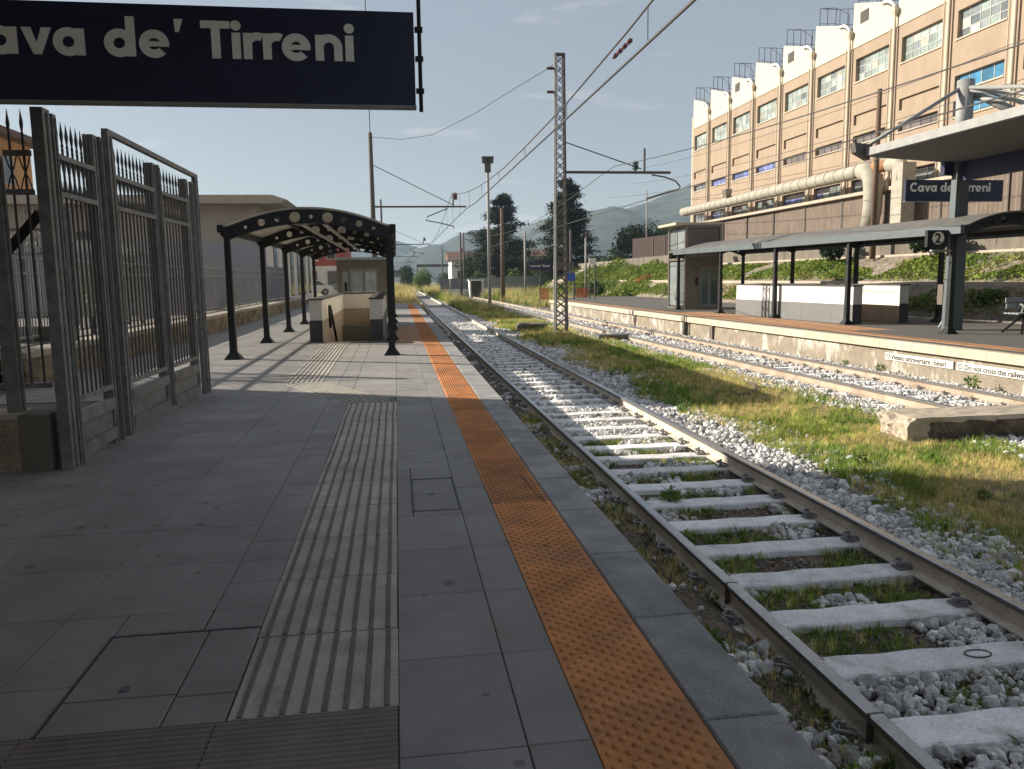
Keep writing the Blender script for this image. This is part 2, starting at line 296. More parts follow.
# ------------------------------------------------------------------ ground, platform, track beds
def sheet(name, x0, x1, y0, y1, z, m, nx=1, ny=1, fn=None, kind='structure', parent=None):
    xs = np.linspace(x0, x1, nx + 1); ys = np.linspace(y0, y1, ny + 1)
    V = [(x, y, z if fn is None else fn(x, y)) for y in ys for x in xs]
    F = [(j * (nx + 1) + i, j * (nx + 1) + i + 1, (j + 1) * (nx + 1) + i + 1, (j + 1) * (nx + 1) + i) for j in range(ny) for i in range(nx)]
    o = link(name, numesh(name, V, F, m), parent); o['kind'] = kind; return o
sheet('ground', -3500, 3500, -300, 3600, -.95, M['ground'])
PEND = 48.5          # far end of the near platform
XW = 1.2             # wall below the kerb
def build_platform():
    body = MB(); zt = -.014
    for b in ((-60, -1.95, -12, 62), (-1.95, -.4, -12, 19.35), (-1.95, -.4, 27.5, PEND), (-.4, XW, -12, PEND)): body.box(b[0], b[1], b[2], b[3], -1.3, zt)
    P = body.build('platform', [M['grout']]); P['kind'] = 'structure'; tag(P, 'grey paved station platform with an orange studded strip along its edge')
    wl = MB().box(XW + .002, XW + .02, -12, PEND, -1.2, -.1); wl.build('platform_face', M['platwall'], P)
    cols = [(-2.71, -2.09), (-2.09, -1.47), (-1.47, -.85), (-.85, -.61), (-.04, .36), (.36, .565)]
    Y0 = 2.30; D = .63; cache = {}
    def tile_me(w, d, key='paver'):
        k = (round(w, 3), round(d, 3), key)
        if k not in cache:
            g = .0018; mb = MB().tile(-w / 2 + g, w / 2 - g, -d / 2 + g, d / 2 - g, -.03, 0); cache[k] = mb.mesh('paving_slab', M[key])
        return cache[k]
    def put(name, me, x, y, z=0):
        o = link(name, me, P, (x, y, z + random.uniform(-.0012, .0012))); o.rotation_euler = (random.uniform(-.0012, .0012), random.uniform(-.0012, .0012), 0); return o
    far = MB()
    def blocked(x0, x1, y0, y1): return x1 > -1.95 and x0 < -.4 and y1 > 19.3 and y0 < 27.5
    for k in range(-5, 76):
        y0 = Y0 + D * k; y1 = y0 + D
        if y0 > PEND: break
        for ci, (x0, x1) in enumerate(cols):
            if y0 < 2.5 and x1 < 0:
                if y0 > 2.2 and ci < 3: put('paving_slab', tile_me(x1 - x0 if ci < 2 else .26, .33), (x0 + x1) / 2 if ci < 2 else -1.34, 2.765)
                continue
            if ci == 3 and y0 < 9.4:
                if abs(y0 - 2.93) < .02: pass
                else:
                    for h in (0, 1): put('paving_slab', tile_me(x1 - x0, D / 2), (x0 + x1) / 2, y0 + D / 4 + h * D / 2)
                continue
            if y0 < 15.5:
                if ci == 2 and abs(y0 - 2.93) < .02:   # inspection cover cut out of this slab
                    put('paving_slab', tile_me(.26, D), -1.34, y0 + D / 2); put('paving_slab', tile_me(.355, .21), -1.03, 3.455); put('paving_slab', tile_me(.235, .21), -.73, 3.455); continue
                if ci == 4 and abs(y0 - 4.82) < .02:
                    put('paving_slab', tile_me(.097, 1.26), .0085, 5.45); put('paving_slab', tile_me(.30, .345), .21, 5.9075); put('paving_slab', tile_me(.30, .095), .21, 4.8675); continue
                if ci == 4 and abs(y0 - 5.45) < .02: continue
                put('paving_slab', tile_me(x1 - x0, D), (x0 + x1) / 2, y0 + D / 2)
            elif not blocked(x0, x1, y0, y1): far.tile(x0 + .003, x1 - .003, y0 + .003, y1 - .003, -.03, random.uniform(-.001, .001))
        if y0 > 9.4 and y0 < PEND and not blocked(-.61, -.04, y0, y1):
            if y0 < 15.5: put('paving_slab', tile_me(.57, D), -.325, y0 + D / 2)
            else: far.tile(-.607, -.043, y0 + .003, y1 - .003, -.03, 0)
        for j in range(9):                                     # the wide part of the platform to the left
            x1 = -2.71 - .62 * j; x0 = x1 - .62
            if x0 < -5.4: break
            if y0 > 10.4 or 2.2 < y0 < 6.2:
                if y0 < 15.5: put('paving_slab', tile_me(.62, D), (x0 + x1) / 2, y0 + D / 2)
                else: far.tile(x0 + .003, x1 - .003, y0 + .003, y1 - .003, -.03, random.uniform(-.001, .001))
    tag(far.build('distant_paving', M['paver'], P), kind='stuff')
    # inspection covers
    c = MB()
    c.tile(-1.203, -.824, 2.822, 3.335, -.03, .0); c.tile(-1.203, -.824, 2.603, 2.816, -.03, -.001); c.tile(-.818, -.615, 2.802, 3.335, -.03, 0); c.tile(-.818, -.615, 2.603, 2.796, -.03, -.001)
    for b in ((-1.213, -1.207, 2.6, 3.345), (-1.207, -.62, 3.338, 3.345)): c.k = 1; c.box(*b, -.02, .003)
    c.box(-1.03, -1.0, 2.86, 2.9, -.01, .004); c.build('inspection_cover', [M['paver'], M['iron']], P)
    c = MB(); c.tile(.066, .352, 4.925, 5.32, -.03, -.001); c.tile(.066, .352, 5.325, 5.725, -.03, -.001)
    c.k = 1
    for b in ((.057, .064, 4.915, 5.735), (.354, .36, 4.915, 5.735), (.064, .354, 4.915, 4.923), (.064, .354, 5.727, 5.735), (.17, .21, 5.3, 5.312)): c.box(*b, -.02, .0035)
    c.build('inspection_cover', [M['paver'], M['iron']], P)
    # ribbed guide strip: slabs with raised bars
    def guide(L, key):
        mb = MB(); w = .57; mb.tile(-w / 2 + .002, w / 2 - .002, -L / 2 + .002, L / 2 - .002, -.03, .001)
        mb.k = 1
        for i in range(8):
            x = -w / 2 + .04 + i * (w - .08) / 7; a = .0105
            ys = (-L / 2 + .004, L / 2 - .004)
            mb.add([(x - a, y, 0) for y in ys] + [(x - a * .75, y, .0065) for y in ys] + [(x + a * .75, y, .0065) for y in ys] + [(x + a, y, 0) for y in ys], [(0, 1, 3, 2), (2, 3, 5, 4), (4, 5, 7, 6), (0, 2, 4, 6), (1, 3, 5, 7)])
        return mb.mesh('guide_slab', [M[key], M['tactbar']])
    g63 = guide(.625, 'tactile')
    for k in range(11):
        o = put('guide_slab', g63, -.325, 2.605 + .3125 + k * .63)
        o.location.x += random.uniform(-.004, .004)
    gt = guide(.62, 'tactile')
    a0 = Vector((-.325, 9.55)); a1 = Vector((-1.33, 11.62)); d = (a1 - a0); n = 4
    for i in range(n):
        p = a0 + d * ((i + .5) / n); o = link('guide_slab', gt, P, (p.x, p.y, .0025)); o.rotation_euler.z = math.atan2(-d.x, d.y); o.scale.y = d.length / n / .62
    b0 = Vector((-1.33, 11.62)); b1 = Vector((-1.38, 19.1)); n = 12
    for i in range(n):
        p = b0 + (b1 - b0) * ((i + .5) / n); link('guide_slab', gt, P, (p.x, p.y, .0025))
    # cross-ribbed warning slabs at the bottom of the picture
    mb = MB().tile(-.298, .298, -.298, .298, -.03, -.001)
    for i in range(20):
        y = -.285 + i * .03; mb.add([(-.297, y - .009, -.001), (.297, y - .009, -.001), (.297, y - .004, .004), (-.297, y - .004, .004), (.297, y + .004, .004), (-.297, y + .004, .004), (.297, y + .009, -.001), (-.297, y + .009, -.001)], [(0, 1, 2, 3), (3, 2, 4, 5), (5, 4, 6, 7)])
    rib = mb.mesh('warning_slab', M['ribbed'])
    for j in range(5):
        for k in range(4): put('warning_slab', rib, -.34 - .6 * j, 2.3 - .6 * k)
    # orange studded slabs
    mb = MB(); w = .385; L = .63; mb.tile(-w / 2 + .002, w / 2 - .002, -L / 2 + .0015, L / 2 - .0015, -.03, 0)
    nx, ny = 7, 22
    def dome(x, y, n=8):
        rr = [(.0155, 0), (.0125, .0052), (.006, .0078)]
        vs = [(x + r_ * math.cos(2 * math.pi * i / n), y + r_ * math.sin(2 * math.pi * i / n), z) for r_, z in rr for i in range(n)]
        mb.add(vs, [(j * n + i, j * n + (i + 1) % n, (j + 1) * n + (i + 1) % n, (j + 1) * n + i) for j in range(2) for i in range(n)] + [tuple(range(2 * n, 3 * n))])
    for j in range(18):
        y = -L / 2 + L / 36 + j * L / 18
        for i in range(5 if j % 2 else 6):
            dome(-w / 2 + .035 + (i + (.5 if j % 2 else 0)) * .063, y)
    om = mb.mesh('studded_slab', M['orange'], False)
    for k in range(-5, 73): put('studded_slab', om, .757, 2.475 - .63 / 2 + .63 * k)
    cr_ = MB().tube([(.86, 5.75, .002), (.885, 5.2, .003), (.905, 5.0, .003), (.91, 4.92, .002)], .003, 5); cr_.build('crack', M['dark'], P)
    wide = MB()
    for k in range(11):
        for j in range(2): wide.tile(-.04 + .3 * j + .003, .26 + .3 * j - .003, 18.45 + .6 * k, 19.045 + .6 * k, -.005, .006)
    wide.build('orange_paving', M['orangeworn'], P)
    # kerb slabs
    km = MB().tile(-.13, .14, -.398, .398, -.2, 0, .008).mesh('kerb_slab', M['kerb'])
    for k in range(-4, 57): put('kerb_slab', km, 1.085, 3.56 - .4 + .805 * k - .4 + .8)
    # low stone wall along the street side is its own thing; stairwell pit
    pit = MB().box(-1.95, -1.9, 19.35, 27.5, -3.3, -.02).box(-.45, -.4, 19.35, 27.5, -3.3, -.02).box(-1.9, -.45, 27.45, 27.5, -3.3, -.02).box(-1.95, -.4, 19.3, 27.5, -3.4, -3.3)
    pit.build('stair_pit', M['brownwall'], P)
    st = MB()
    for i in range(18): st.box(-1.9, -.45, 19.36 + i * .3, 19.66 + i * .3, -3.3, -.02 - .17 * i)
    st.build('stair_flight', M['dado'], P)
    return P
PLATFORM = build_platform()
def bed_z(x, y): return -.70 + .02 * pnoise(x, y, .9)
sheet('trackbed', XW, 16, -6, 62, -.70, M['soil'], 60, 120, lambda x, y: -.72 + .02 * pnoise(x, y, .8))
TC = lambda y: 8.62 - .034 * min(max(y - 10, -12), 12) - .0135 * max(y - 22, 0) - .0006 * max(y - 45, 0) ** 2 * .2   # centre of the far track
def strip(name, fa, fb, y0, y1, z, m, ny=120, nx=6, amp=.015, fs=1.4):
    V = []; F = []
    for j in range(ny + 1):
        y = y0 + (y1 - y0) * j / ny; a = fa(y); b = fb(y)
        for i in range(nx + 1):
            x = a + (b - a) * i / nx; V.append((x, y, z + (amp * pnoise(x, y, fs, 3.) if 0 < i < nx else -.05)))
    F = [(j * (nx + 1) + i, j * (nx + 1) + i + 1, (j + 1) * (nx + 1) + i + 1, (j + 1) * (nx + 1) + i) for j in range(ny) for i in range(nx)]
    o = link(name, numesh(name, V, F, m)); o['kind'] = 'structure'; return o
strip('soil_bed', lambda y: 2.02, lambda y: 3.55, -5, 10.5, -.688, M['soil'], 60, 6, .015, 2.2)
strip('ballast_bed', lambda y: 1.75 if y > 10 else 3.5, lambda y: 4.75 + .15 * math.sin(y * .7), -5, 150, -.678, M['ballast'], 200)
strip('ballast_bed', lambda y: TC(y) - 1.7, lambda y: TC(y) + 1.75, -5, 150, -.672, M['ballast'], 200)
strip('soil_strip', lambda y: XW + .02, lambda y: 1.985, -5, 62, -.612, M['soil'], 200, 6, .03, 2.2)
strip('grass_verge', lambda y: 4.45 + .18 * math.sin(y * .9) + .12 * math.sin(y * 2.3), lambda y: TC(y) - 1.45 + .1 * math.sin(y * 1.3), -4, 62, -.652, M['turf'], 160, 10, .05, .8)
strip('meadow', lambda y: -6 if y > 50 else 0, lambda y: 60, 48.6, 220, -.74, M['turf'], 60, 12, .05, .3)
# ------------------------------------------------------------------ tracks
def rail_profile():
    return [(-.07, 0), (.07, 0), (.07, .012), (.012, .028), (.009, .11), (.036, .122), (.036, .152), (.028, .16), (-.028, .16), (-.036, .152), (-.036, .122), (-.009, .11), (-.012, .028), (-.07, .012)]
def rail(fx, ys, z, parent, side='railside'):
    mb = MB(); pr = rail_profile(); base = 0
    for y in ys: mb.v += [(fx(y) + u, y, z + v) for u, v in pr]
    n = len(pr)
    for i in range(len(ys) - 1):
        for j in range(n):
            mb.f.append((i * n + j, i * n + (j + 1) % n, (i + 1) * n + (j + 1) % n, (i + 1) * n + j)); mb.m.append(1 if j in (6, 7, 8) else (2 if j in (5, 9) else 0))
    return mb.build('rail', [M[side], M['railhead'], M['railflank']], parent)
clip = MB()
clip.tube([(0, -.05, .0), (.02, -.05, .035), (.065, -.045, .05), (.1, -.02, .045), (.1, .02, .045), (.065, .04, .05), (.03, .045, .03), (.01, .02, .02)], .0095, 6)
clip.box(-.02, .10, -.045, .045, -.004, .01); clip.tube([(.06, 0, .01), (.06, 0, .075)], .014, 6)
CLIP = clip.mesh('rail_clip', M['clip'])
def sleeper_mesh(x0, x1, w=.23):
    mb = MB(); n = 10; g = random.Random(int(x0 * 100)); rings = []
    for i in range(n + 1):
        x = x0 + (x1 - x0) * i / n; t = .004 * g.uniform(-1, 1); e = .006 * g.uniform(-1, 1)
        rings.append([(x, -w / 2 - .02, -.16), (x, w / 2 + .02, -.16), (x, w / 2 + e, -.008 + t), (x, w / 2 - .01 + e, t), (x, -w / 2 + .012 + e, t), (x, -w / 2 + e, -.01 + t)])
    mb.loft(rings); return mb.mesh('sleeper', M['sleeper'])
def build_track1():
    T = thing('railway_track', 'near railway track with pale concrete sleepers beside the paved platform', 'railway track', (2.79, 2, -.64))
    off = Vector((2.79, 2, -.64)); ys = [-4.0 + 2 * i for i in range(80)]
    rail(lambda y: 2.034 - off.x, [y - off.y for y in ys], 0, T); rail(lambda y: 3.541 - off.x, [y - off.y for y in ys], 0, T)
    jb = MB()
    for xx in (2.034,):
        for yy in (3.05, 4.6): MB().box(xx - .04 - off.x, xx + .0375 - off.x, yy - .006 - off.y, yy + .006 - off.y, .02, .1607).build('rail_joint', M['rust'], T)
    sm = [sleeper_mesh(-1.15 + .001 * k, 1.15) for k in range(4)]
    for k in range(-4, 88):
        y = 3.11 + .627 * k + random.uniform(-.012, .012)
        s = link('sleeper', sm[k % 4], T, (random.uniform(-.02, .02), y - off.y, .008 + random.uniform(-.008, .006))); s.rotation_euler = (0, random.uniform(-.004, .004), random.uniform(-.008, .008))
        if y < 30:
            for sx, cx in ((1, 2.07), (-1, 3.505), (1, 3.577), (-1, 1.998)):
                c = link('rail_clip', CLIP, s, (cx - off.x, 0, .008)); c.scale.x = sx
        if k == 1:
            MB().tube([(.30 + .075 * math.cos(a * .524), .045 * math.sin(a * .524), .0045) for a in range(13)], .004, 5).build('stamp', M['rust'], s)
    return T
build_track1()
def build_track2():
    T = thing('railway_track', 'far railway track running in pale ballast below the second platform', 'railway track', (8, 20, -.64)); off = Vector((8, 20, -.64))
    ys = [-4 + 2 * i for i in range(80)]
    rail(lambda y: TC(y + 20) - .753 - 8, [y - 20 for y in ys], 0, T, 'railold'); rail(lambda y: TC(y + 20) + .753 - 8, [y - 20 for y in ys], 0, T, 'railold')
    sm = [sleeper_mesh(-1.15 + .001 * k, 1.15) for k in range(4)]
    for k in range(75):
        y = 4 + .64 * k
        s = link('sleeper', sm[k % 4], T, (TC(y) - 8, y - 20, random.uniform(-.025, .0))); s.rotation_euler.z = random.uniform(-.02, .02) + .03
        if 7 < y < 34:
            for sx, cx in ((1, -.72), (-1, .72)): c = link('rail_clip', CLIP, s, (cx, 0, .01)); c.scale.x = sx
build_track2()
# ballast stones, weeds, grass (nobody could count these: scattered stuff)
def stone_protos():
    out = []
    for k in range(8):
        bm = bmesh.new(); bmesh.ops.create_icosphere(bm, subdivisions=1, radius=.5)
        g = random.Random(k); sq = Vector((g.uniform(.8, 1.25), g.uniform(.65, 1.0), g.uniform(.5, .8)))
        for v in bm.verts: v.co = Vector((v.co.x * sq.x, v.co.y * sq.y, v.co.z * sq.z)) * g.uniform(.75, 1.15)
        me = bpy.data.meshes.new('stone_%d' % k); bm.to_mesh(me); bm.free(); me.materials.append(M['stone']); out.append(me)
    return out
STONES = stone_protos()
def jitter(x0, x1, y0, y1, d, keep):
    xs, ys = np.meshgrid(np.arange(x0, x1, d), np.arange(y0, y1, d)); p = np.stack([xs.ravel(), ys.ravel()], 1) + RNG.uniform(-.5, .5, (xs.size, 2)) * d
    return np.array([q for q in p if keep(q[0], q[1])])
def on_sleeper(y):
    return abs(((y - 3.11) / .627 + .5) % 1 - .5) * .627 < .135
def track_stones(x, y):
    if x < 2.12: return x < 1.95 and ((pnoise(x, y, 1.6, 5) > .05 and y < 4.0) or (pnoise(x, y, 2, 9) > .4) or RNG.random() < .035)
    if x < 3.46:
        if on_sleeper(y): return False
        if y < 4.35: return x > 2.2 + .35 * (pnoise(x, y, 2, 1)) + (.25 if 3.7 < y < 4.35 else 0) and not (3.75 < y < 4.4 and x < 3.0)
        if y < 6.2: return pnoise(x, y, 1.6, 4) > .28
        if y < 9.5: return pnoise(x, y, 2.1, 4) > .1
        return pnoise(x, y, 1.2, 4) > (-.1 if y < 12 else -.4)
    if x < 3.62: return x > 3.585
    e = 4.75 + .3 * math.sin(y * .9) + .35 * pnoise(x, y, .7, 8)
    return x < e + .25 and (pnoise(x, y, 1.0, 6) > -.22 - .3 * (x < 4.1) or RNG.random() < .3)
def build_stones():
    A = jitter(1.24, 5.2, 1.6, 13, .042, track_stones); B = jitter(1.3, 5.2, 13, 45, .085, track_stones)
    C = jitter(6.3, 11, 6, 24, .058, lambda x, y: TC(y) - 1.75 + .3 * pnoise(x, y, .8, 2) < x < TC(y) + 1.8 and abs(abs(x - TC(y)) - .753) > .06 and not (abs(x - TC(y)) < 1.15 and abs(((y - 4 - .03 * (x - TC(y))) / .64 + .5) % 1 - .5) * .64 < .13) and pnoise(x, y, .8, 7) > -.4)
    D_ = jitter(6.0, 11, 24, 60, .13, lambda x, y: TC(y) - 1.75 < x < TC(y) + 1.7 and abs(abs(x - TC(y)) - .753) > .07 and not (abs(x - TC(y)) < 1.15 and abs(((y - 4 - .03 * (x - TC(y))) / .64 + .5) % 1 - .5) * .64 < .12))
    P = []; S = []
    for Q, s0, s1, zz in ((A, .036, .085, -.668), (B, .07, .11, -.67), (C, .04, .08, -.655), (D_, .10, .15, -.66)):
        s = RNG.uniform(s0, s1, len(Q)) * RNG.choice([.55, .8, 1, 1, 1.3, 1.6], len(Q)); z = zz + RNG.uniform(-.012, .022, len(Q))
        side = (Q[:, 0] > 3.58) & (Q[:, 0] < 4.2); z[side] += .06 * (1 - (Q[side, 0] - 3.58) / .62)
        gap = Q[:, 0] < 2.0; z[gap] += .055
        inn = (Q[:, 0] > 2.12) & (Q[:, 0] < 3.5); z[inn] += .004
        P.append(np.column_stack([Q, z])); S.append(s)
    P = np.vstack(P); S = np.concatenate(S); n = len(P)
    scatter('ballast_stones', P, RNG.uniform(0, 6.28, (n, 3)), S, RNG.integers(0, 8, n), STONES, 'loose grey ballast stones around the tracks')
build_stones()
def build_gravel():
    me2 = []
    for k in range(4):
        m = STONES[k].copy(); m.materials.clear(); m.materials.append(M['gravel']); me2.append(m)
    A = jitter(2.1, 3.47, 1.7, 13, .034, lambda x, y: not on_sleeper(y) and pnoise(x, y, 2.4, 41) > -.35)
    B = jitter(1.24, 1.98, 1.7, 14, .045, lambda x, y: pnoise(x, y, 2.0, 42) > -.1)
    P = np.vstack([np.column_stack([A, RNG.uniform(-.69, -.675, len(A))]), np.column_stack([B, RNG.uniform(-.618, -.605, len(B))])]); n = len(P)
    scatter('gravel', P, RNG.uniform(0, 6.28, (n, 3)), RNG.uniform(.014, .042, n), RNG.integers(0, 4, n), me2, 'small brown gravel and dirt between the near sleepers')
build_gravel()
def tuft(n, h, spread, w, m, seed, curl=.5, name='tuft'):
    g = random.Random(seed); mb = MB()
    for i in range(n):
        a = g.uniform(0, 6.28); r0 = g.uniform(0, spread * .5); b = Vector((r0 * math.cos(a), r0 * math.sin(a), 0)); a2 = a + g.uniform(-.9, .9)
        d = Vector((math.cos(a2), math.sin(a2), 0)); hh = h * g.uniform(.45, 1.1); le = g.uniform(.15, .9) * curl * hh; side = Vector((-d.y, d.x, 0)) * w * g.uniform(.6, 1.2)
        m1 = b + d * le * .3 + Vector((0, 0, hh * .6)); t = b + d * le + Vector((0, 0, hh))
        mb.add([b - side / 2, b + side / 2, m1 + side * .35, m1 - side * .35, t], [(0, 1, 2, 3), (3, 2, 4)])
    me = bpy.data.meshes.new(name); me.from_pydata(mb.v, [], mb.f); me.materials.append(m); return me
GR = [tuft(15, .105, .11, .0065, M['grass'], i, .7) for i in range(3)] + [tuft(13, .125, .11, .0055, M['dry'], 10 + i, .7) for i in range(3)] + [tuft(10, .075, .11, .022, M['weed'], 20 + i, 1.2) for i in range(2)]
GRT = [tuft(12, .5, .3, .012, M['grass'], 30 + i) for i in range(2)] + [tuft(14, .62, .3, .009, M['dry'], 40 + i, .7) for i in range(2)] + [tuft(12, .4, .4, .045, M['weed'], 50 + i, 1.0) for i in range(2)]
def build_grass():
    def green(x, y): return pnoise(x, y, .55, 21) + .5 * pnoise(x, y, 1.7, 22)
    def med(x, y):
        a = 4.35 + .35 * math.sin(y * .9) * .6 + .4 * pnoise(x, y, .7, 8); b = TC(y) - 1.35 + .25 * pnoise(x, y, 1.0, 9)
        if not a < x < b: return False
        if y < 12 and 6.1 < x < 8.4 and 8.85 < y < 9.6: return False
        bare = pnoise(x, y, .5, 31)
        return bare > -.2 or RNG.random() < .42
    def bed(x, y):
        if 1.25 < x < 1.98: return (pnoise(x, y, 1.5, 12) > -.12) if y < 12 else (pnoise(x, y, 1.1, 12) > .25)
        if 2.1 < x < 3.42:
            if on_sleeper(y): return False
            if 3.75 < y < 6.25: return pnoise(x, y, 1.8, 4) < .16 if y > 4.4 else x < 2.9
            if y < 3.75: return pnoise(x, y, 1.6, 14) > .25
            return pnoise(x, y, 1.5, 14) > (-.12 if y < 10 else .3)
        if 3.62 < x < 5: return pnoise(x, y, 1.3, 15) > (.22 if x > 4.1 else .4)
        return False
    A = jitter(3.6, 7.6, 3.6, 12, .05, med); B = jitter(3.6, 7.6, 12, 24, .075, med); C = jitter(3.6, 7.6, 24, 50, .12, med); D_ = jitter(1.25, 5, 1.8, 14, .048, bed)
    P = []; S = []; I = []
    for Q, sc_, dense in ((A, .78, 0), (B, 1.05, 0), (C, 1.7, 0), (D_, .62, 1)):
        for x, y in Q:
            gn = green(x, y)
            if dense:
                if 1.2 < x < 2: dry = .6 if gn < .1 else .15
                else: dry = .1
                weed = .35
            else:
                dry = .72 if gn < -.05 else (.42 if gn < .18 else .12); weed = .12 if gn > .2 else .03
            u = RNG.random(); i = RNG.integers(3, 6) if u < dry else (RNG.integers(6, 8) if u < dry + weed else RNG.integers(0, 3))
            P.append((x, y, -.66 if not dense else (-.62 if x < 2 else -.675))); I.append(i); S.append(sc_ * RNG.uniform(.55, 1.3) * (1.25 if gn > .25 else .9))
    n = len(P); rot = np.column_stack([RNG.uniform(-.15, .15, (n, 2)), RNG.uniform(0, 6.28, n)])
    scatter('grass', P, rot, S, I, GR, 'short green and straw-dry grass between and beside the tracks')
    P = []; S = []; I = []
    def far(x, y):
        if 1.6 < x < 4.1 and y < 130: return False
        if abs(x - TC(y)) < 1.3 and y < 100: return False
        if 9.2 < x < 17 and y < 57: return False
        return -5 < x < 9 + (y - 48) * .5
    for Q in (jitter(-4.5, 20, 48.8, 70, .33, far), jitter(-5, 34, 70, 135, .6, far)):
        for x, y in Q:
            g_ = green(x * .4, y * .4); u = RNG.random()
            dry = .75 if (x < 2 or g_ < -.05) else (.28 if y < 62 else .15)
            i = RNG.integers(2, 4) if u < dry else (RNG.integers(4, 6) if u < dry + .35 else RNG.integers(0, 2))
            P.append((x, y, -.74)); I.append(i); S.append(RNG.uniform(.6, 1.5) * (1 if y < 70 else 1.6) * (1.25 if x < 2 else 1))
    n = len(P); rot = np.column_stack([RNG.uniform(-.15, .15, (n, 2)), RNG.uniform(0, 6.28, n)])
    scatter('tall_grass', P, rot, S, I, GRT, 'tall dry and green grass growing past the platform ends')
build_grass()
def weed_plant(x, y, z, h, n, seed, label, mk='weed', group=None):
    g = np.random.default_rng(seed); C = cloud((0, 0, h * .5), (h * .55, h * .55, h * .5), n, seed, .2); V, F = leaves(C, h * .2, 0, seed)
    o = link('weed_plant', numesh('weed_plant', V, F, M[mk]), None, (x, y, z)); tag(o, label, 'weed', group); return o
# ------------------------------------------------------------------ far platform
XE = lambda y: TC(y) + 1.83 + (.13 if y < 14 else 0.13 * max(0, (20 - y) / 6)) - .12 * min(1, max(0, (y - 20) / 10))
def build_far_platform():
    y0, y1 = -4, 50; ys = np.linspace(y0, y1, 55); XR = 16.75
    top = []
    V = []; F = []
    for y in ys: V += [(XE(y) + .25, y, 0), (XR, y, 0)]
    for i in range(len(ys) - 1): F.append((2 * i, 2 * i + 1, 2 * i + 3, 2 * i + 2))
    n = len(V); V += [(XE(y1) + .25, y1, 0), (XR, y1, 0), (XR, 57, -.02), (XE(y1) + 3.2, 57, -.02), ]; F.append((n, n + 1, n + 2, n + 3))
    P = link('platform', numesh('platform', V, F, M['asphalt'])); tag(P, 'grey asphalt second platform across the tracks with cream edge blocks', kind='structure')
    w = MB()
    w.v = [(XE(y) + .11, y, -.15) for y in ys] + [(XE(y) + .08, y, -.95) for y in ys]; n = len(ys); w.f = [(i, i + 1, n + i + 1, n + i) for i in range(n - 1)]; w.m = [0] * (n - 1)
    w.build('platform_wall', M['platwall'], P)
    MB().box(XE(y1) + .1, XR, y1, y1 + .1, -.95, -.01).build('platform_end', M['platwall'], P)
    y = 5.0; c = None
    while y < y1 - .5:
        L = 1.0; mb = MB(); a, b = XE(y), XE(y + L - .008)
        mb.prism([(0, -.17), (.248, -.17), (.248, .002), (.02, .002), (0, -.02)], lambda u, v, t: (a + u + (b - a) * t, y + (L - .008) * t, v)); mb.build('edge_block', M['capstone'], P); y += L
    mb0 = MB().tile(-.2, .2, -.298, .298, -.01, .006)
    for j in range(4):
        for i in range(5): mb0.box(-.16 + .08 * i - .012, -.16 + .08 * i + .012, -.22 + .15 * j - .012, -.22 + .15 * j + .012, .006, .011)
    om = mb0.mesh('studded_slab', M['orangeworn']); y = 5
    while y < 48:
        o = link('studded_slab', om, P, (XE(y) + .76, y, .004)); o.rotation_euler.z = .05; y += .6
    wd = MB()
    for i in range(19):
        yy = 18.6 + .6 * i
        for j in range(3): wd.tile(XE(yy) + 1.0 + .4 * j, XE(yy) + 1.395 + .4 * j, yy, yy + .595, -.01, .005)
    wd.build('orange_paving', M['orangeworn'], P)
    # end ramp mound, post on the wall
    MB().box(XE(26.9) + .02, XE(26.9) + .1, 26.75, 27.0, -.7, .02).build('buttress', M['concrete'], P)
    MB().box(XE(24.6) + .03, XE(24.6) + .12, 24.5, 24.75, -.7, .0).build('buttress', M['concrete'], P)
build_far_platform()
def wall_sign(y0, y1, txt, label):
    xa, xb = XE(y0) + .07, XE(y1) + .07; L = math.hypot(y1 - y0, xb - xa); ang = math.atan2(xb - xa, y1 - y0)
    T = thing('warning_sign', label, 'sign', (xa, y0, -.36), 0)
    T.rotation_euler.z = math.atan2(y1 - y0, xb - xa)   # local x runs from the far end towards the near end
    MB().box(0, L, .0, .02, -.06, .09).build('board', M['signwhite'], T)
    text_obj(txt, .145, M['black'], T, (.2, -.003, -.035), bold=.002)
    MB().tube([(.1 + .045 * math.cos(a * .524), -.004, .015 + .045 * math.sin(a * .524)) for a in range(13)], .007, 5).build('symbol', M['black'], T)
    return T
wall_sign(15.9, 13.9, 'Vietato attraversare i binari', 'white wall sign reading Vietato attraversare i binari below the second platform edge')
wall_sign(13.8, 11.2, 'Do not cross the railway lines', 'white wall sign reading Do not cross the railway lines below the second platform edge')
for i, (x, y, h, lab) in enumerate(((10.15, 12.9, .26, 'leafy weed at the foot of the wall below the Do not cross sign'), (10.12, 15.6, .2, 'leafy weed at the foot of the wall below the Vietato sign'), (10.1, 16.9, .14, 'small weed at the foot of the second platform wall'))):
    weed_plant(x, y, -.66, h, 160, 60 + i, lab)
for i, (x, y, h, lab) in enumerate(((4.95, 7.9, .16, 'dark green weed clump at the ballast edge beside the near track'), (2.45, 6.95, .17, 'green weed clump growing between sleepers near the platform'), (5.3, 6.5, .13, 'low weed clump in the dry grass near the concrete block'), (1.62, 4.0, .2, 'dark weed clump between the platform wall and the near rail'))):
    weed_plant(x, y, -.67, h, 260, 70 + i, lab, 'weed')
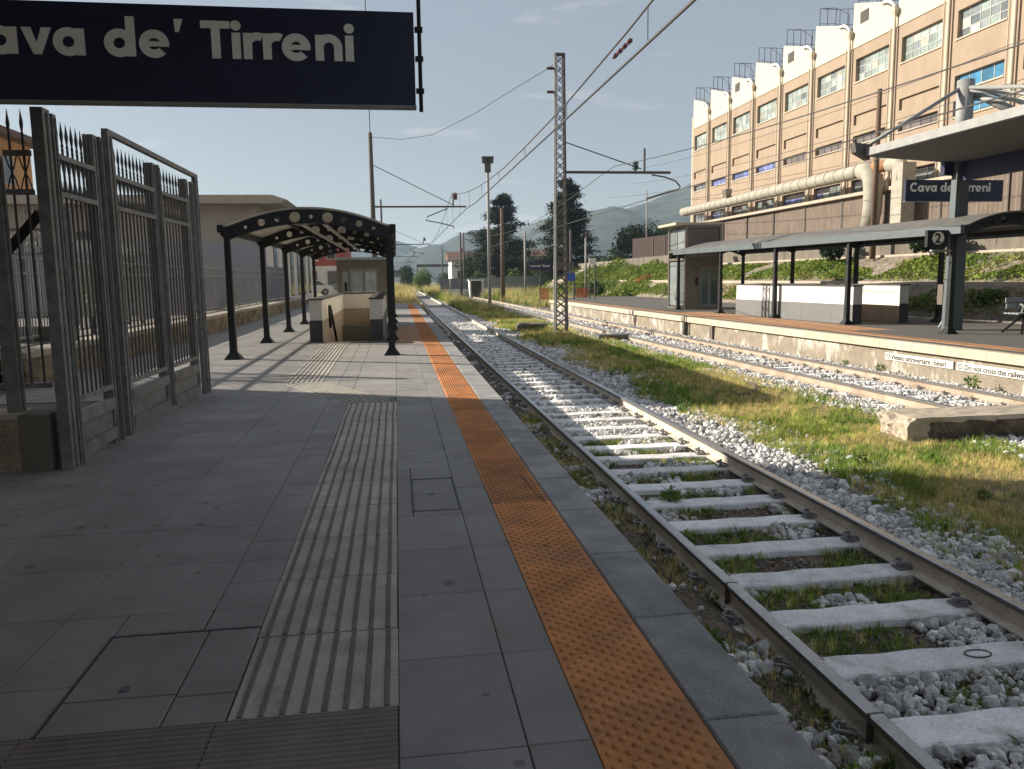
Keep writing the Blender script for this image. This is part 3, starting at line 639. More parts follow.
# broken concrete blocks on the verge
def rough_block(name, x0, x1, y0, y1, z0, z1, label, seed, m):
    bm = bmesh.new(); bmesh.ops.create_cube(bm, size=1); bmesh.ops.subdivide_edges(bm, edges=bm.edges, cuts=14, use_grid_fill=True)
    c = Vector(((x0 + x1) / 2, (y0 + y1) / 2, (z0 + z1) / 2)); s = Vector((x1 - x0, y1 - y0, z1 - z0))
    for v in bm.verts:
        p = Vector((v.co.x * s.x, v.co.y * s.y, v.co.z * s.z)); nn = mnoise.noise_vector(p * 5 + Vector((seed, 0, 0))) * .06 + mnoise.noise_vector(p * 14 + Vector((seed, 3, 0))) * .035
        if v.co.z > .49: nn *= .35
        if v.co.x < -.49 and v.co.z < .4: nn.x -= .06
        v.co = p + nn
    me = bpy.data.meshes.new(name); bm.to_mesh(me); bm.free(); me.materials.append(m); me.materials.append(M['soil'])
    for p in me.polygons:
        if p.normal.y < -.45 and p.center.z < s.z * .36 and p.center.x > -s.x * .42: p.material_index = 1  # camera-facing faces take the soil colour: earthy dirt plus painted shade
    o = link(name, me, None, c); tag(o, label, 'concrete block'); return o
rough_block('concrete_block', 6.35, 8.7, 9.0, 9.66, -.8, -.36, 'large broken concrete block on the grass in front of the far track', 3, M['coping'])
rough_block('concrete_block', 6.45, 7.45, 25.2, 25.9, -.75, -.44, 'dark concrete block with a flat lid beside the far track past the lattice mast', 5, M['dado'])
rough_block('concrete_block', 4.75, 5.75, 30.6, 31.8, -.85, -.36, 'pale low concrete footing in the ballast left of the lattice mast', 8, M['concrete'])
MB().tube([(5.75, 12.9, -.62), (6.0, 13.0, -.6), (6.25, 13.3, -.585), (6.45, 13.75, -.58), (6.6, 14.3, -.6)], .03, 6).build('pipe', M['rust'])
tag(bpy.data.objects['pipe'], 'thin dark curved pipe lying across the dry grass', 'pipe')
MB().prism([(-.06, 0), (.05, 0), (.06, .04), (-.02, .07)], lambda u, v, t: (1.42 + u, 4.32 + .09 * t, -.63 + v)).build('rubble', M['stone']); tag(bpy.data.objects['rubble'], 'pale chunk of rubble lying against the near platform wall', 'rubble')
# ------------------------------------------------------------------ iron gate and fence by the platform
def spear(mb, x, y, z, s=1.0):
    prof = [(.009, 0), (.012, .015), (.008, .03), (.012, .045), (.007, .07), (.0125, .105), (.015, .13), (.008, .18), (.0015, .235)]
    n = 6; mb.loft([[(x + r_ * math.cos(2 * math.pi * i / n), y + r_ * math.sin(2 * math.pi * i / n), z + h * s) for i in range(n)] for r_, h in prof])
def fence_panel(T, A, B, z0, ztop, nb, panel=True, solid=.42, rails=(2.15, 2.44)):
    """bars, rails and lower panel between points A and B (x, y) in T's space"""
    A = Vector((*A, 0)); B = Vector((*B, 0)); d = B - A
    for z in (z0, *rails): MB().bar(A + Vector((0, 0, z)), B + Vector((0, 0, z)), .04, .04).build('rail', M['galv'], T)
    bm_ = MB(); bm_.tube([(0, 0, z0), (0, 0, ztop - .23)], .0095, 6); spear(bm_, 0, 0, ztop - .23); me = bm_.mesh('picket', M['iron'])
    for i in range(nb):
        p = A + d * ((i + .5) / nb); link('picket', me, T, p)
    sc_ = MB(); r0, r1 = rails; per = d.length / nb
    for i in range(nb):
        p = A + d * ((i + .5) / nb); t = d.normalized()
        for s in (-1, 1):
            sc_.tube([p + t * s * per * .48 + Vector((0, 0, r0)), p + t * s * per * .2 + Vector((0, 0, r0 + (r1 - r0) * .35)), p - t * s * per * .2 + Vector((0, 0, r0 + (r1 - r0) * .65)), p - t * s * per * .48 + Vector((0, 0, r1))], .0055, 4)
    sc_.build('scrollwork', M['iron'], T)
    if panel:
        n = Vector((-d.y, d.x, 0)).normalized(); f = MB()
        for za, zb in ((.05, .15), (solid - .1, solid)): f.bar(A + Vector((0, 0, (za + zb) / 2)), B + Vector((0, 0, (za + zb) / 2)), .06, zb - za)
        f.build('panel_frame', M['galv'], T)
        MB().bar(A + Vector((0, 0, .15)) + n * .012 + Vector((0, 0, (solid - .25) / 2)), B + Vector((0, 0, .15 + (solid - .25) / 2)) + n * .012, .012, solid - .25).build('infill_panel', M['galv'], T)
def post(T, x, y, z0, z1, wx, wy, rz=0, name='post', m='galv'):
    mb = MB().box(-wx / 2, wx / 2, -wy / 2, wy / 2, z0, z1); mb.tube([(wx / 2 + .006, 0, z0), (wx / 2 + .006, 0, z1 - .03)], .009, 4)
    o = mb.build(name, M[m], T, loc=(x, y, 0)); o.rotation_euler.z = rz; return o
def build_gate():
    ox, oy = -2.625, 6.6
    T = thing('iron_gate', 'grey galvanised steel gate with spear-topped pickets standing open to the platform', 'gate', (ox, oy, 0), math.atan2(-.145, 4.25) * -0)
    L = lambda y: .03 * y          # slight skew to the right with distance
    post(T, .03, .03, 0, 2.75, .085, .13); post(T, .03, .19, 0, 2.74, .075, .07); fence_panel(T, (.03, .25), (.03, 1.05), .52, 2.72, 8)
    post(T, .0, 1.1, 0, 2.74, .085, .1); post(T, .03, 1.2, 0, 2.74, .06, .05)
    post(T, .03, 1.46, 0, 2.82, .055, .13)
    fence_panel(T, (.03, 1.55), (.05, 2.74), .5, 2.72, 11); post(T, .02, 2.76, .06, 2.73, .09, .1)
    post(T, .06, 2.9, .06, 2.73, .04, .05)
    fence_panel(T, (.06, 2.95), (.09, 3.98), .5, 2.71, 9); post(T, .05, 4.02, .06, 2.71, .09, .1); post(T, .1, 4.2, 0, 2.7, .04, .06); post(T, .115, 4.36, 0, 2.78, .05, .12)
    MB().bar((.03, 1.4, 2.83), (.115, 4.42, 2.79), .055, .045).build('top_rail', M['galv'], T)
    MB().box(-.08, -.05, 1.0, 1.06, 1.0, 1.16).build('lock_box', M['galv'], T)
build_gate()
def build_side_fence():
    T = thing('iron_fence', 'iron fence with crossed upper band on a low stone plinth left of the gate', 'fence', (-2.75, 6.72, 0))
    MB().box(-3.2, -.17, -.16, .16, -.02, .42).build('plinth', M['stonewall'], T); MB().box(-3.2, -.17, -.18, .18, .42, .46).build('coping', M['coping'], T)
    MB().box(-.165, .05, -.17, .15, -.02, .45).build('pier', M['concrete'], T)
    post(T, -.24, 0, .46, 2.42, .1, .1, name='post'); post(T, -1.6, 0, .46, 2.6, .1, .1)
    for a, b in ((-.16, .03), (-1.55, -.24), (-3.1, -1.65)):
        n = max(2, round((b - a) / .13)) if a < -.2 else 2
        fence_panel(T, (a, 0), (b, 0), .66, 2.76, n, False)
    MB().bar((-.55, .45, 1.55), (.02, .1, 2.0), .06, .05).build('brace', M['darkiron'], T)
build_side_fence()
# ------------------------------------------------------------------ hanging name sign, canopy over the camera, station building (both shade the foreground)
def name_sign(x0, x1, y, z0, z1, tx0, tx1, tz, label, cap=None, rod=True, name='station_sign'):
    T = thing(name, label, 'sign', (x0, y, z0)); W = x1 - x0; H = z1 - z0
    MB().box(0, W, 0, .09, 0, H).build('panel', M['navy'], T)
    MB().box(-.004, W + .004, -.006, .096, -.012, -.001).build('edge_trim', M['pole'], T)
    for mb in lettering("Cava de' Tirreni", tx1 - tx0, cap): mb.build('letter', M['letter'], T, loc=(tx0 - x0, -.002, tz - z0))
    if rod:
        for xx in (-.03, W + .035):
            r_ = MB().tube([(xx, .045, -.03), (xx, .045, 4.2 - z0)], .014, 8)
            for zz in (.1, .3, .48): r_.box(xx - .03, xx + .022, .025, .065, zz - .014, zz + .014)
            r_.build('hanging_rod', M['darkiron'], T)
    return T
name_sign(-3.28, .165, 5.4, 2.56, 3.133, -2.60, -.222, 2.822, "large navy hanging sign reading Cava de' Tirreni in pale letters over the platform", .222)
def build_canopy():
    T = thing('platform_canopy', 'flat station canopy roof above the near end of the paved platform', 'canopy', (-2, 0, 0))
    MB().box(-5.5, 2.35, -9, 6.0, 4.2, 4.36).build('roof', M['roofsheet'], T)
    for yy in (2.76, -3.4): MB().tube([(-2.9, yy, 0), (-2.9, yy, .05), (-2.9, yy, .06), (-2.9, yy, 4.2)], .14, 20).build('column', M['column'], T, True)
    for yy in (5.4, 0.5, -4): MB().box(-5.4, 2.3, yy, yy + .12, 4.02, 4.2).build('beam', M['iron'], T)
build_canopy()
def build_station():
    T = thing('station_building', 'two storey orange station building beside the platform at the far left', 'building', (-17, 3, 0))
    x0, x1, y0, y1 = -6, 5.7, -22, 12.7
    MB().box(x0, x1, y0, y1, -.1, 10).build('wall', M['orangewall'], T); MB().box(x0 - .6, x1 + .6, y0 - .6, y1 + .0, 10, 10.25).build('roof', M['rooftile'], T)
    for k in range(8):
        y = -20 + k * 4.2
        for z in (.9, 5.4):
            f = MB().box(x1, x1 + .08, y, y + 1.3, z, z + 2.2).build('window', M['winframe'], T); MB().box(x1 + .082, x1 + .09, y + .1, y + 1.2, z + .1, z + 2.1).build('pane', M['gl_dark'], f)
build_station()
# ------------------------------------------------------------------ arched shelters
def curve_plate(outer, holes, depth, m, name):
    cu = bpy.data.curves.new(name, 'CURVE'); cu.dimensions = '2D'; cu.fill_mode = 'BOTH'; cu.extrude = depth / 2; cu.resolution_u = 1
    def sp(pts):
        s = cu.splines.new('POLY'); s.points.add(len(pts) - 1); s.use_cyclic_u = True
        for i, (x, y) in enumerate(pts): s.points[i].co = (x, y, 0, 1)
    sp(outer)
    for cx, cy, r_ in holes: sp([(cx + r_ * math.cos(2 * math.pi * i / 18), cy + r_ * math.sin(2 * math.pi * i / 18)) for i in range(18)])
    o = bpy.data.objects.new(name, cu); dg = bpy.context.evaluated_depsgraph_get()
    COL.objects.link(o); dg.update(); me = bpy.data.meshes.new_from_object(o.evaluated_get(bpy.context.evaluated_depsgraph_get())); COL.objects.unlink(o); bpy.data.objects.remove(o)
    me.transform(Matrix.Rotation(R(90), 4, 'X')); me.materials.clear(); me.materials.append(m); me.name = name; return me
def zt(u): return 2.42 + .335 * (1 - u * u)
def zb(u): return 2.18 + .315 * (1 - u * u)
W_SH = 2.94
def arch_mesh():
    us = [-1 + i / 12 for i in range(25)]; X = lambda u: (u + 1) / 2 * W_SH
    top = [(X(u), zt(u)) for u in us]; top = [(-.13, 2.44), (-.02, 2.42)] + top[2:-2] + [(W_SH + .02, 2.42), (W_SH + .13, 2.44)]
    bot = [(X(u), zb(u)) for u in us]; bot = [(-.1, 2.31)] + bot + [(W_SH + .1, 2.31)]
    holes = []
    for u, r_ in ((-.76, .034), (-.565, .066), (-.37, .05), (-.155, .098), (.045, .038), (.25, .098), (.45, .05), (.64, .062), (.82, .034)): holes.append((X(u), (zt(u) + zb(u)) / 2 - .005, r_))
    return curve_plate(top + bot[::-1], holes, .05, M['darkiron'], 'arch_beam')
ARCH = arch_mesh()
def post_mesh():
    mb = MB(); w0, w1 = .062, .05
    mb.loft([[(-a, -a, z), (a, -a, z), (a, a, z), (-a, a, z)] for a, z in ((.15, 0), (.15, .012), (.068, .13), (w0, .16), (w1, 2.2), (w1, 2.4))]); return mb.mesh('post', M['darkiron'])
POST = post_mesh()
def shelter(loc, rz, n, sp, label, e, rm, gm):
    T = thing('platform_shelter', label, 'shelter', loc, rz); L = sp * (n - 1)
    for k in range(n):
        link('arch_beam', ARCH, T, (0, k * sp, 0))
        for x in (0, W_SH): link('post', POST, T, (x, k * sp + .06, 0))
    nn = 20
    r_ = MB(); ring = []
    for i in range(nn + 1):
        u = -1.06 + 2.12 * i / nn; ring.append(((u + 1) / 2 * W_SH, zt(max(-1, min(1, u))) + .012))
    poly = ring + [(x, z + .03) for x, z in ring[::-1]]
    r_.prism(poly, lambda u, v, t: (u, -e + (L + 2 * e) * t, v)); r_.build('roof', M[rm], T)
    for x in (-.09, W_SH + .09): MB().box(x - .055, x + .055, -e - .01, L + e + .01, 2.475 - (.19 if e > .1 else .135), 2.475)  .build('gutter', M[gm], T)
    for x in (.02, W_SH - .02, W_SH * .3, W_SH * .7): MB().box(x - .025, x + .025, .03, L, 2.36 + (0 if x < .1 or x > 2.8 else .24), 2.42 + (0 if x < .1 or x > 2.8 else .24)).build('purlin', M['darkiron'], T)
    for x in (W_SH * .46, W_SH * .6): MB().box(x - .035, x + .035, .1, L, 2.47, 2.51).build('light_fitting', M['roofsheet'], T)
    return T
shelter((-3.06, 15.5, 0), 0, 5, 3.95, 'arched dark steel shelter over the stairs on the near paved platform', .04, 'opal', 'darkiron')
shelter((12.7, 16.95, 0), .061, 5, 3.9, 'arched dark steel shelter with grey roof on the second platform across the tracks', .3, 'roofgrey', 'guttergrey')
# ------------------------------------------------------------------ stair enclosures
def enclosure(x0, x1, y0, y1, h, rz, loc, label, inner):
    T = thing('stair_enclosure', label, 'stair enclosure', loc, rz); t = .28; hd = h * .52
    for name, b in (('wall', (x0, x0 + t, y0, y1)), ('wall', (x1 - t, x1, y0, y1)), ('wall', (x0 + t, x1 - t, y1 - t, y1))):
        w = MB().box(*b, -.02, h).build(name, M['white'], T)
        MB().box(b[0] - .03, b[1] + .03, b[2] - .03, b[3] + (.03 if name else 0), h, h + .035).build('coping', M['capdark'], w)
    for b in ((x0 - .012, x0 - .001, y0 - .012, y1 + .012), (x1 + .001, x1 + .012, y0 - .012, y1 + .012)): MB().box(*b, 0, hd).build('dado', M['dado'], T)
    for a in (x0 - .001, x1 - t - .001): MB().box(a, a + t + .002, y0 - .013, y0 - .001, 0, hd).build('dado', M['darkdado'], T)
    for k, b in enumerate(((x0 + t + .001, x0 + t + .012, y0, y1 - t), (x1 - t - .012, x1 - t - .001, y0, y1 - t), (x0 + t + .013, x1 - t - .013, y1 - t - .012, y1 - t - .001))):
        MB().box(*b, .5, h - .01).build('lining', M[inner], T); MB().box(*b, -.6, .5).build('lower_lining', M['brownwall'], T)
    hr = MB().tube([(x0 + t + .13, y0 + .75, .3), (x0 + t + .13, y0 + .62, .72), (x0 + t + .13, y0 + .72, .82), (x0 + t + .13, y0 + .95, .75), (x0 + t + .13, y0 + 3.4, -.65)], .035, 8)
    hr.build('handrail', M['darkiron'], T, True)
    return T
enclosure(-2.03, -.35, 19.25, 27.5, .985, 0, (0, 0, 0), 'white and grey walled stairway down from the near platform under the shelter', 'cream')
o = MB().box(-1.78, -.62, 26.0, 27.1, -.75, -.0).build('stair_landing_box', M['dado']); tag(o, 'low dark grey box at the back of the near stairwell', 'box')
E2 = enclosure(0, 1.78, 0, 6.7, 1.06, .075, (12.66, 20.95, 0), 'long white and grey walled stairway on the second platform under its shelter', 'cream')
text_obj('D', .42, M['black'], E2, (1.78 - .28 - .02, 2.0, .52), (R(90), 0, R(-90)), 'wall_lettering')
# ------------------------------------------------------------------ lifts
def lift(loc, w, d, h, label, doors, mid=None):
    T = thing('lift_tower', label, 'lift', loc); f = MB()
    for x in (0, w):
        for y in (0, d): f.box(x - .06, x + .06, y - .06, y + .06, 0, h)
    for z in ((0.05, h - .06) if not mid else (.05, mid, mid + .35, h - .06)):
        for y in (0, d): f.box(-.06 + .001, w + .06 - .001, y - .055, y + .055, z - .05, z + .05)
        for x in (0, w): f.box(x - .055, x + .055, -.06 + .001, d + .06 - .001, z - .05, z + .05)
    f.build('frame', M['steel'], T)
    MB().box(-.5 if mid else -.12, w + .12, -.12, d + .15, h, h + .1).build('roof', M['pilaster'] if mid else M['gl_pale'], T)
    x0, x1 = doors
    MB().box(.06, x0, -.02, .02, .1, (mid or h) - .05).build('front_panel', M['steel'], T)
    if x1 < w - .08: MB().box(x1, w - .06, -.02, .02, .1, (mid or h) - .05).build('front_panel', M['steel'], T)
    hd = min(2.05, (mid or h) - .35)
    MB().box(x0, x1, -.018, .018, hd, (mid or h) - .05).build('transom', M['steel'], T)
    c = (x0 + x1) / 2
    for a, b in ((x0 + .01, c - .005), (c + .005, x1 - .01)):
        dr = MB()
        for bb in ((a, a + .06, .06, hd), (b - .06, b, .06, hd), (a + .06, b - .06, .06, .2), (a + .06, b - .06, hd - .1, hd)): dr.box(bb[0], bb[1], -.03, .0, bb[2], bb[3])
        dd = dr.build('door', M['pole'], T); MB().box(a + .06, b - .06, -.02, -.012, .2, hd - .1).build('pane', M['gl_teal'] if mid else M['gl_pale'], dd)
    MB().box(x0 - .27, x0 - .06, -.034, -.02, .5, 1.75).build('pane', M['gl_pale'], T) if not mid else None
    MB().box(x0 - .2, x0 - .1, -.045, -.036, 1.0, 1.35).build('call_panel', M['darkiron'], T)
    MB().box(x0 - .24, x0 - .06, -.03, -.02, 1.6, 1.72).build('notice', M['panelbrown'], T)
    for xx, nm in ((0, 'side'), (w, 'side')):
        zs = ((.15, (mid or h) - .15),) if not mid else ((.15, mid - .1), (mid + .42, h - .15))
        for za, zb_ in zs:
            for ya, yb in ((.08, d / 2 - .03), (d / 2 + .03, d - .08)): MB().box(xx - .01, xx + .01, ya, yb, za, zb_).build('pane', M['gl_grey'] if mid else M['gl_pale'], T)
    MB().box(.06, w - .06, d - .01, d + .01, .15, h - .15).build('back_panel', M['panelbrown'], T)
    if mid:
        MB().box(.08, w - .08, -.015, .015, mid + .42, h - .13).build('upper_panel', M['panelbrown'], T)
        MB().box(.08, w - .08, -.03, .03, mid + .02, mid + .33).build('band', M['pole'], T)
    return T
lift((-2.2, 31.9, 0), 1.78, 1.8, 2.2, 'brownish steel lift kiosk with double glass doors behind the near stairway', (.42, 1.5))
lift((12.0, 32.4, 0), 1.5, 2.0, 3.5, 'tall glass and steel lift tower at the far end of the second platform shelter', (.62, 1.44), 2.1)
# ------------------------------------------------------------------ second platform: canopy, name sign, number sign, bench, box
def build_canopy2():
    T = thing('platform_canopy', 'pale grey canopy slab hung from a round mast with tie rods above the second platform', 'canopy', (13.6, 18.1, 0))
    x0, x1, y0, y1 = -2.4, 3.6, -14, .25; r_ = MB()
    r_.prism([(x0, 4.20), (x0 + .02, 4.36), (0, 4.30), (x1, 4.36), (x1, 4.2), (0, 4.06)], lambda u, v, t: (u, y0 + (y1 - y0) * t, v)); r_.build('roof', M['bluegrey'], T)
    MB().prism([(x0 + .12, 4.191), (0, 4.052), (x1 - .1, 4.188), (x1 - .1, 4.18), (0, 4.044), (x0 + .12, 4.183)], lambda u, v, t: (u, y0 + .1 + (y1 - y0 - .2) * t, v)).build('soffit_shade', M['soffit_shade'], T)  # thin dark sheet added below the slab, underside shade put into its colour
    MB().box(x0 - .05, x0 + .02, y0, y1 + .02, 4.19, 4.37).build('gutter', M['pole'], T)
    MB().tube([(0, 0, 4.3), (0, 0, 5.95)], .19, 20).build('mast', M['pole'], T, True)
    MB().loft([[(a * c, b * c, z) for a, b in ((-1, -.6), (1, -.6), (1, .6), (-1, .6))] for c, z in ((.2, 0), (.16, 4.04))]).build('column', M['guttergrey'], T)
    for a, b in (((-.15, 0, 5.75), (x0, y1 - .1, 4.42)), ((.1, -.1, 5.8), (x1, -1, 4.42)), ((0, -.15, 5.75), (x0 + .3, -6, 4.42)), ((0, -.1, 5.7), (.3, -5, 4.4)), ((.1, -.1, 5.5), (x1 - .5, -5, 4.4))):
        MB().tube([a, b], .045, 8).build('tie_rod', M['pole'], T, True)
    MB().tube([(.1, -.05, 5.7), (1.0, -.9, 4.9)], .1, 8).build('strut', M['pole'], T, True)
    MB().prism([(x0 - .3, 4.28), (x0 + .05, 4.1), (x0 + .12, 4.45), (x0 - .35, 4.5)], lambda u, v, t: (u, y1 - .18 + .22 * t, v)).build('bracket', M['poledark'], T)
    MB().box(-.05, .1, -13, .1, 3.6, 4.06).build('beam', M['navy'], T)
    MB().box(-.4, .0, .05, .2, 3.75, 4.1).build('beam', M['navy'], T)
build_canopy2()
name_sign(13.12, 15.9, 19.5, 3.26, 3.8, 13.24, 15.52, 3.5, "navy sign reading Cava de' Tirreni behind the canopy column on the second platform", None, False)
def build_number():
    T = thing('platform_number_sign', 'dark box sign with a pale disc and number 2 under the second shelter eave', 'sign', (12.3, 17.0, 2.0))
    MB().box(-.26, .26, 0, .1, .0, .38).build('box', M['darkiron'], T); MB().box(-.14, .26, -.01, .08, -.12, -.06).build('lower_plate', M['pole'], T)
    MB().tube([(0, -.012, .2), (0, 0, .2)], .145, 24).build('disc', M['letter'], T); text_obj('2', .3, M['black'], T, (-.085, -.016, .095), bold=.01)
build_number()
def build_bench():
    T = thing('platform_bench', 'blue grey metal bench on dark splayed legs at the right edge of the second platform', 'bench', (14.05, 16.5, 0), .06)
    for j in range(4): MB().box(0, 2.2, .11 * j, .11 * j + .09, .44, .47).build('seat_slat', M['bluegrey'], T)
    for j in range(2): MB().box(.1, 2.2, .46 + .03 * j, .48 + .03 * j, .56 + .14 * j, .67 + .14 * j).build('back_slat', M['bluegrey'], T)
    for x in (.35, 1.9):
        MB().bar((x, .2, .44), (x - .3, -.08, 0), .05).build('leg', M['darkiron'], T); MB().bar((x, .2, .44), (x - .3, .5, 0), .05).build('leg', M['darkiron'], T)
        MB().tube([(x - .25, .02, .47), (x - .2, .02, .62), (x, .3, .66), (x + .05, .45, .6)], .02, 6).build('armrest', M['pole'], T)
build_bench()
o = MB().box(13.45, 13.95, 18.3, 18.5, .62, 1.12).build('electric_box', M['panelbrown']); MB().bar((13.4, 18.3, .05), (13.75, 18.35, .6), .04).build('bracket', M['pole'], o); tag(o, 'brown wall box fixed beside the canopy column on the second platform', 'electric box')
# ------------------------------------------------------------------ embankment, ledges, retaining wall
def build_embankment():
    prof = [(16.75, -.1), (16.8, .05), (18.0, 1.02), (18.3, 1.08), (20.6, 2.1), (20.9, 2.14), (20.95, 2.9), (24.4, 3.0), (60, 3.2)]
    V = []; F = []; ys = np.linspace(2, 92, 91); n = len(prof)
    P2 = []
    for (a, b) in zip(prof[:-1], prof[1:]):
        k = 5 if b[0] - a[0] > 1 and b[0] < 21 else 1
        for i in range(k): P2.append((a[0] + (b[0] - a[0]) * i / k, a[1] + (b[1] - a[1]) * i / k))
    P2.append(prof[-1]); n = len(P2)
    for y in ys:
        for x, z in P2: V.append((x, y, z + (.10 * pnoise(x * 1.0 + z, y, .8, 4) if 16.9 < x < 20.5 else 0)))
    for j in range(len(ys) - 1):
        for i in range(n - 1): F.append((j * n + i, j * n + i + 1, (j + 1) * n + i + 1, (j + 1) * n + i))
    E = link('embankment', numesh('embankment', V, F, M['slope'])); tag(E, 'stony terraced bank behind the second platform with two concrete ledges', kind='structure')
    for x, z in ((17.95, 1.0), (20.55, 2.06)):
        for k in range(12): MB().box(x, x + .35, 2 + 7.5 * k, 9.48 + 7.5 * k, z - .25, z + .1).build('ledge_beam', M['coping'], E)
    W = thing('retaining_wall', 'weathered beige concrete retaining wall above the planted bank', 'wall', (20.9, 2, 0))
    for k in range(21):
        MB().box(0, .25, 3.4 * k, 3.4 * k + 3.37, 1.9, 2.98).build('wall_panel', M['concrete'], W)
    H = thing('metal_hoarding', 'rust brown sheet metal fence on top of the retaining wall left of the lift tower', 'fence', (21.1, 52.5, 2.98))
    for k in range(12): MB().box(0, .05, 1.5 * k, 1.5 * k + 1.48, 0, 1.5 + .02 * k).build('sheet', M['corten'], H)
    for k in range(5): MB().box(-.06, 0, 3.0 * k, 3.0 * k + .08, -.6, 1.5).build('post', M['rust'], H)
build_embankment()
def ground_cover():
    def add(name, n, xr, yr, zf, m, size, keep, seed, label):
        g = np.random.default_rng(seed); x = g.uniform(*xr, n); y = g.uniform(*yr, n); C = []
        for a, b, u in zip(x, y, g.random(n)):
            kk = keep(a, b) * (1 if b > 54 else (0 if 17.8 < a < 18.4 or a > 20.45 else min(1, max(.1, (17.9 - a) / .7)) if a < 17.9 else min(1, max(.15, (20.5 - a) / .7))))
            if kk > 0: C.append((a, b, zf(a) + u * .42 * kk))
        V, F = leaves(np.array(C), size, .2, seed); o = link(name, numesh(name, V, F, M[m])); tag(o, label, kind='stuff')
    z1 = lambda x: .05 + (x - 16.8) * .81 if x < 18 else 1.05 + (x - 18.3) * .44
    k1 = lambda x, y: max(0, .30 + pnoise(x * 1.2, y, .35, 3) * 1.5 + (.5 if y > 50 else 0) + (.35 if y > 25 and x > 18.3 else 0))
    k2 = lambda x, y: max(0, .1 + pnoise(x * 1.2, y, .5, 13) * 1.6 - (.25 if y > 50 else 0))
    add('ivy', 60000, (16.9, 20.5), (8, 70), z1, 'ivy', .15, lambda x, y: min(1, k1(x, y)) if k1(x, y) > .12 else 0, 5, 'bright green ivy and shrubs covering the bank behind the second platform')
    add('ivy', 26000, (16.9, 20.5), (8, 70), z1, 'ivyolive', .13, lambda x, y: min(.9, k2(x, y)) if k2(x, y) > .1 else 0, 6, 'olive dry creepers on the bank behind the second platform')
    add('ivy', 30000, (14.5, 20.8), (54, 100), lambda x: -.4 + max(0, x - 16) * .52, 'ivy', .26, lambda x, y: (1.5 + 2.2 * max(0, (y - 66) / 10) * (y < 80)) * max(0, .5 + pnoise(x, y, .2, 9)) if x > 15 + max(0, (62 - y)) * .25 else 0, 7, 'dense green brambles on the bank beyond the second platform')
    add('ivy', 2500, (17.2, 19.5), (56, 60), z1, 'reddish', .2, lambda x, y: .8 if (x - 18.2) ** 2 + (y - 58) ** 2 * .4 < .5 and RNG.random() < .4 else 0, 8, 'reddish leaves in the green bank left of the lift tower')
ground_cover()
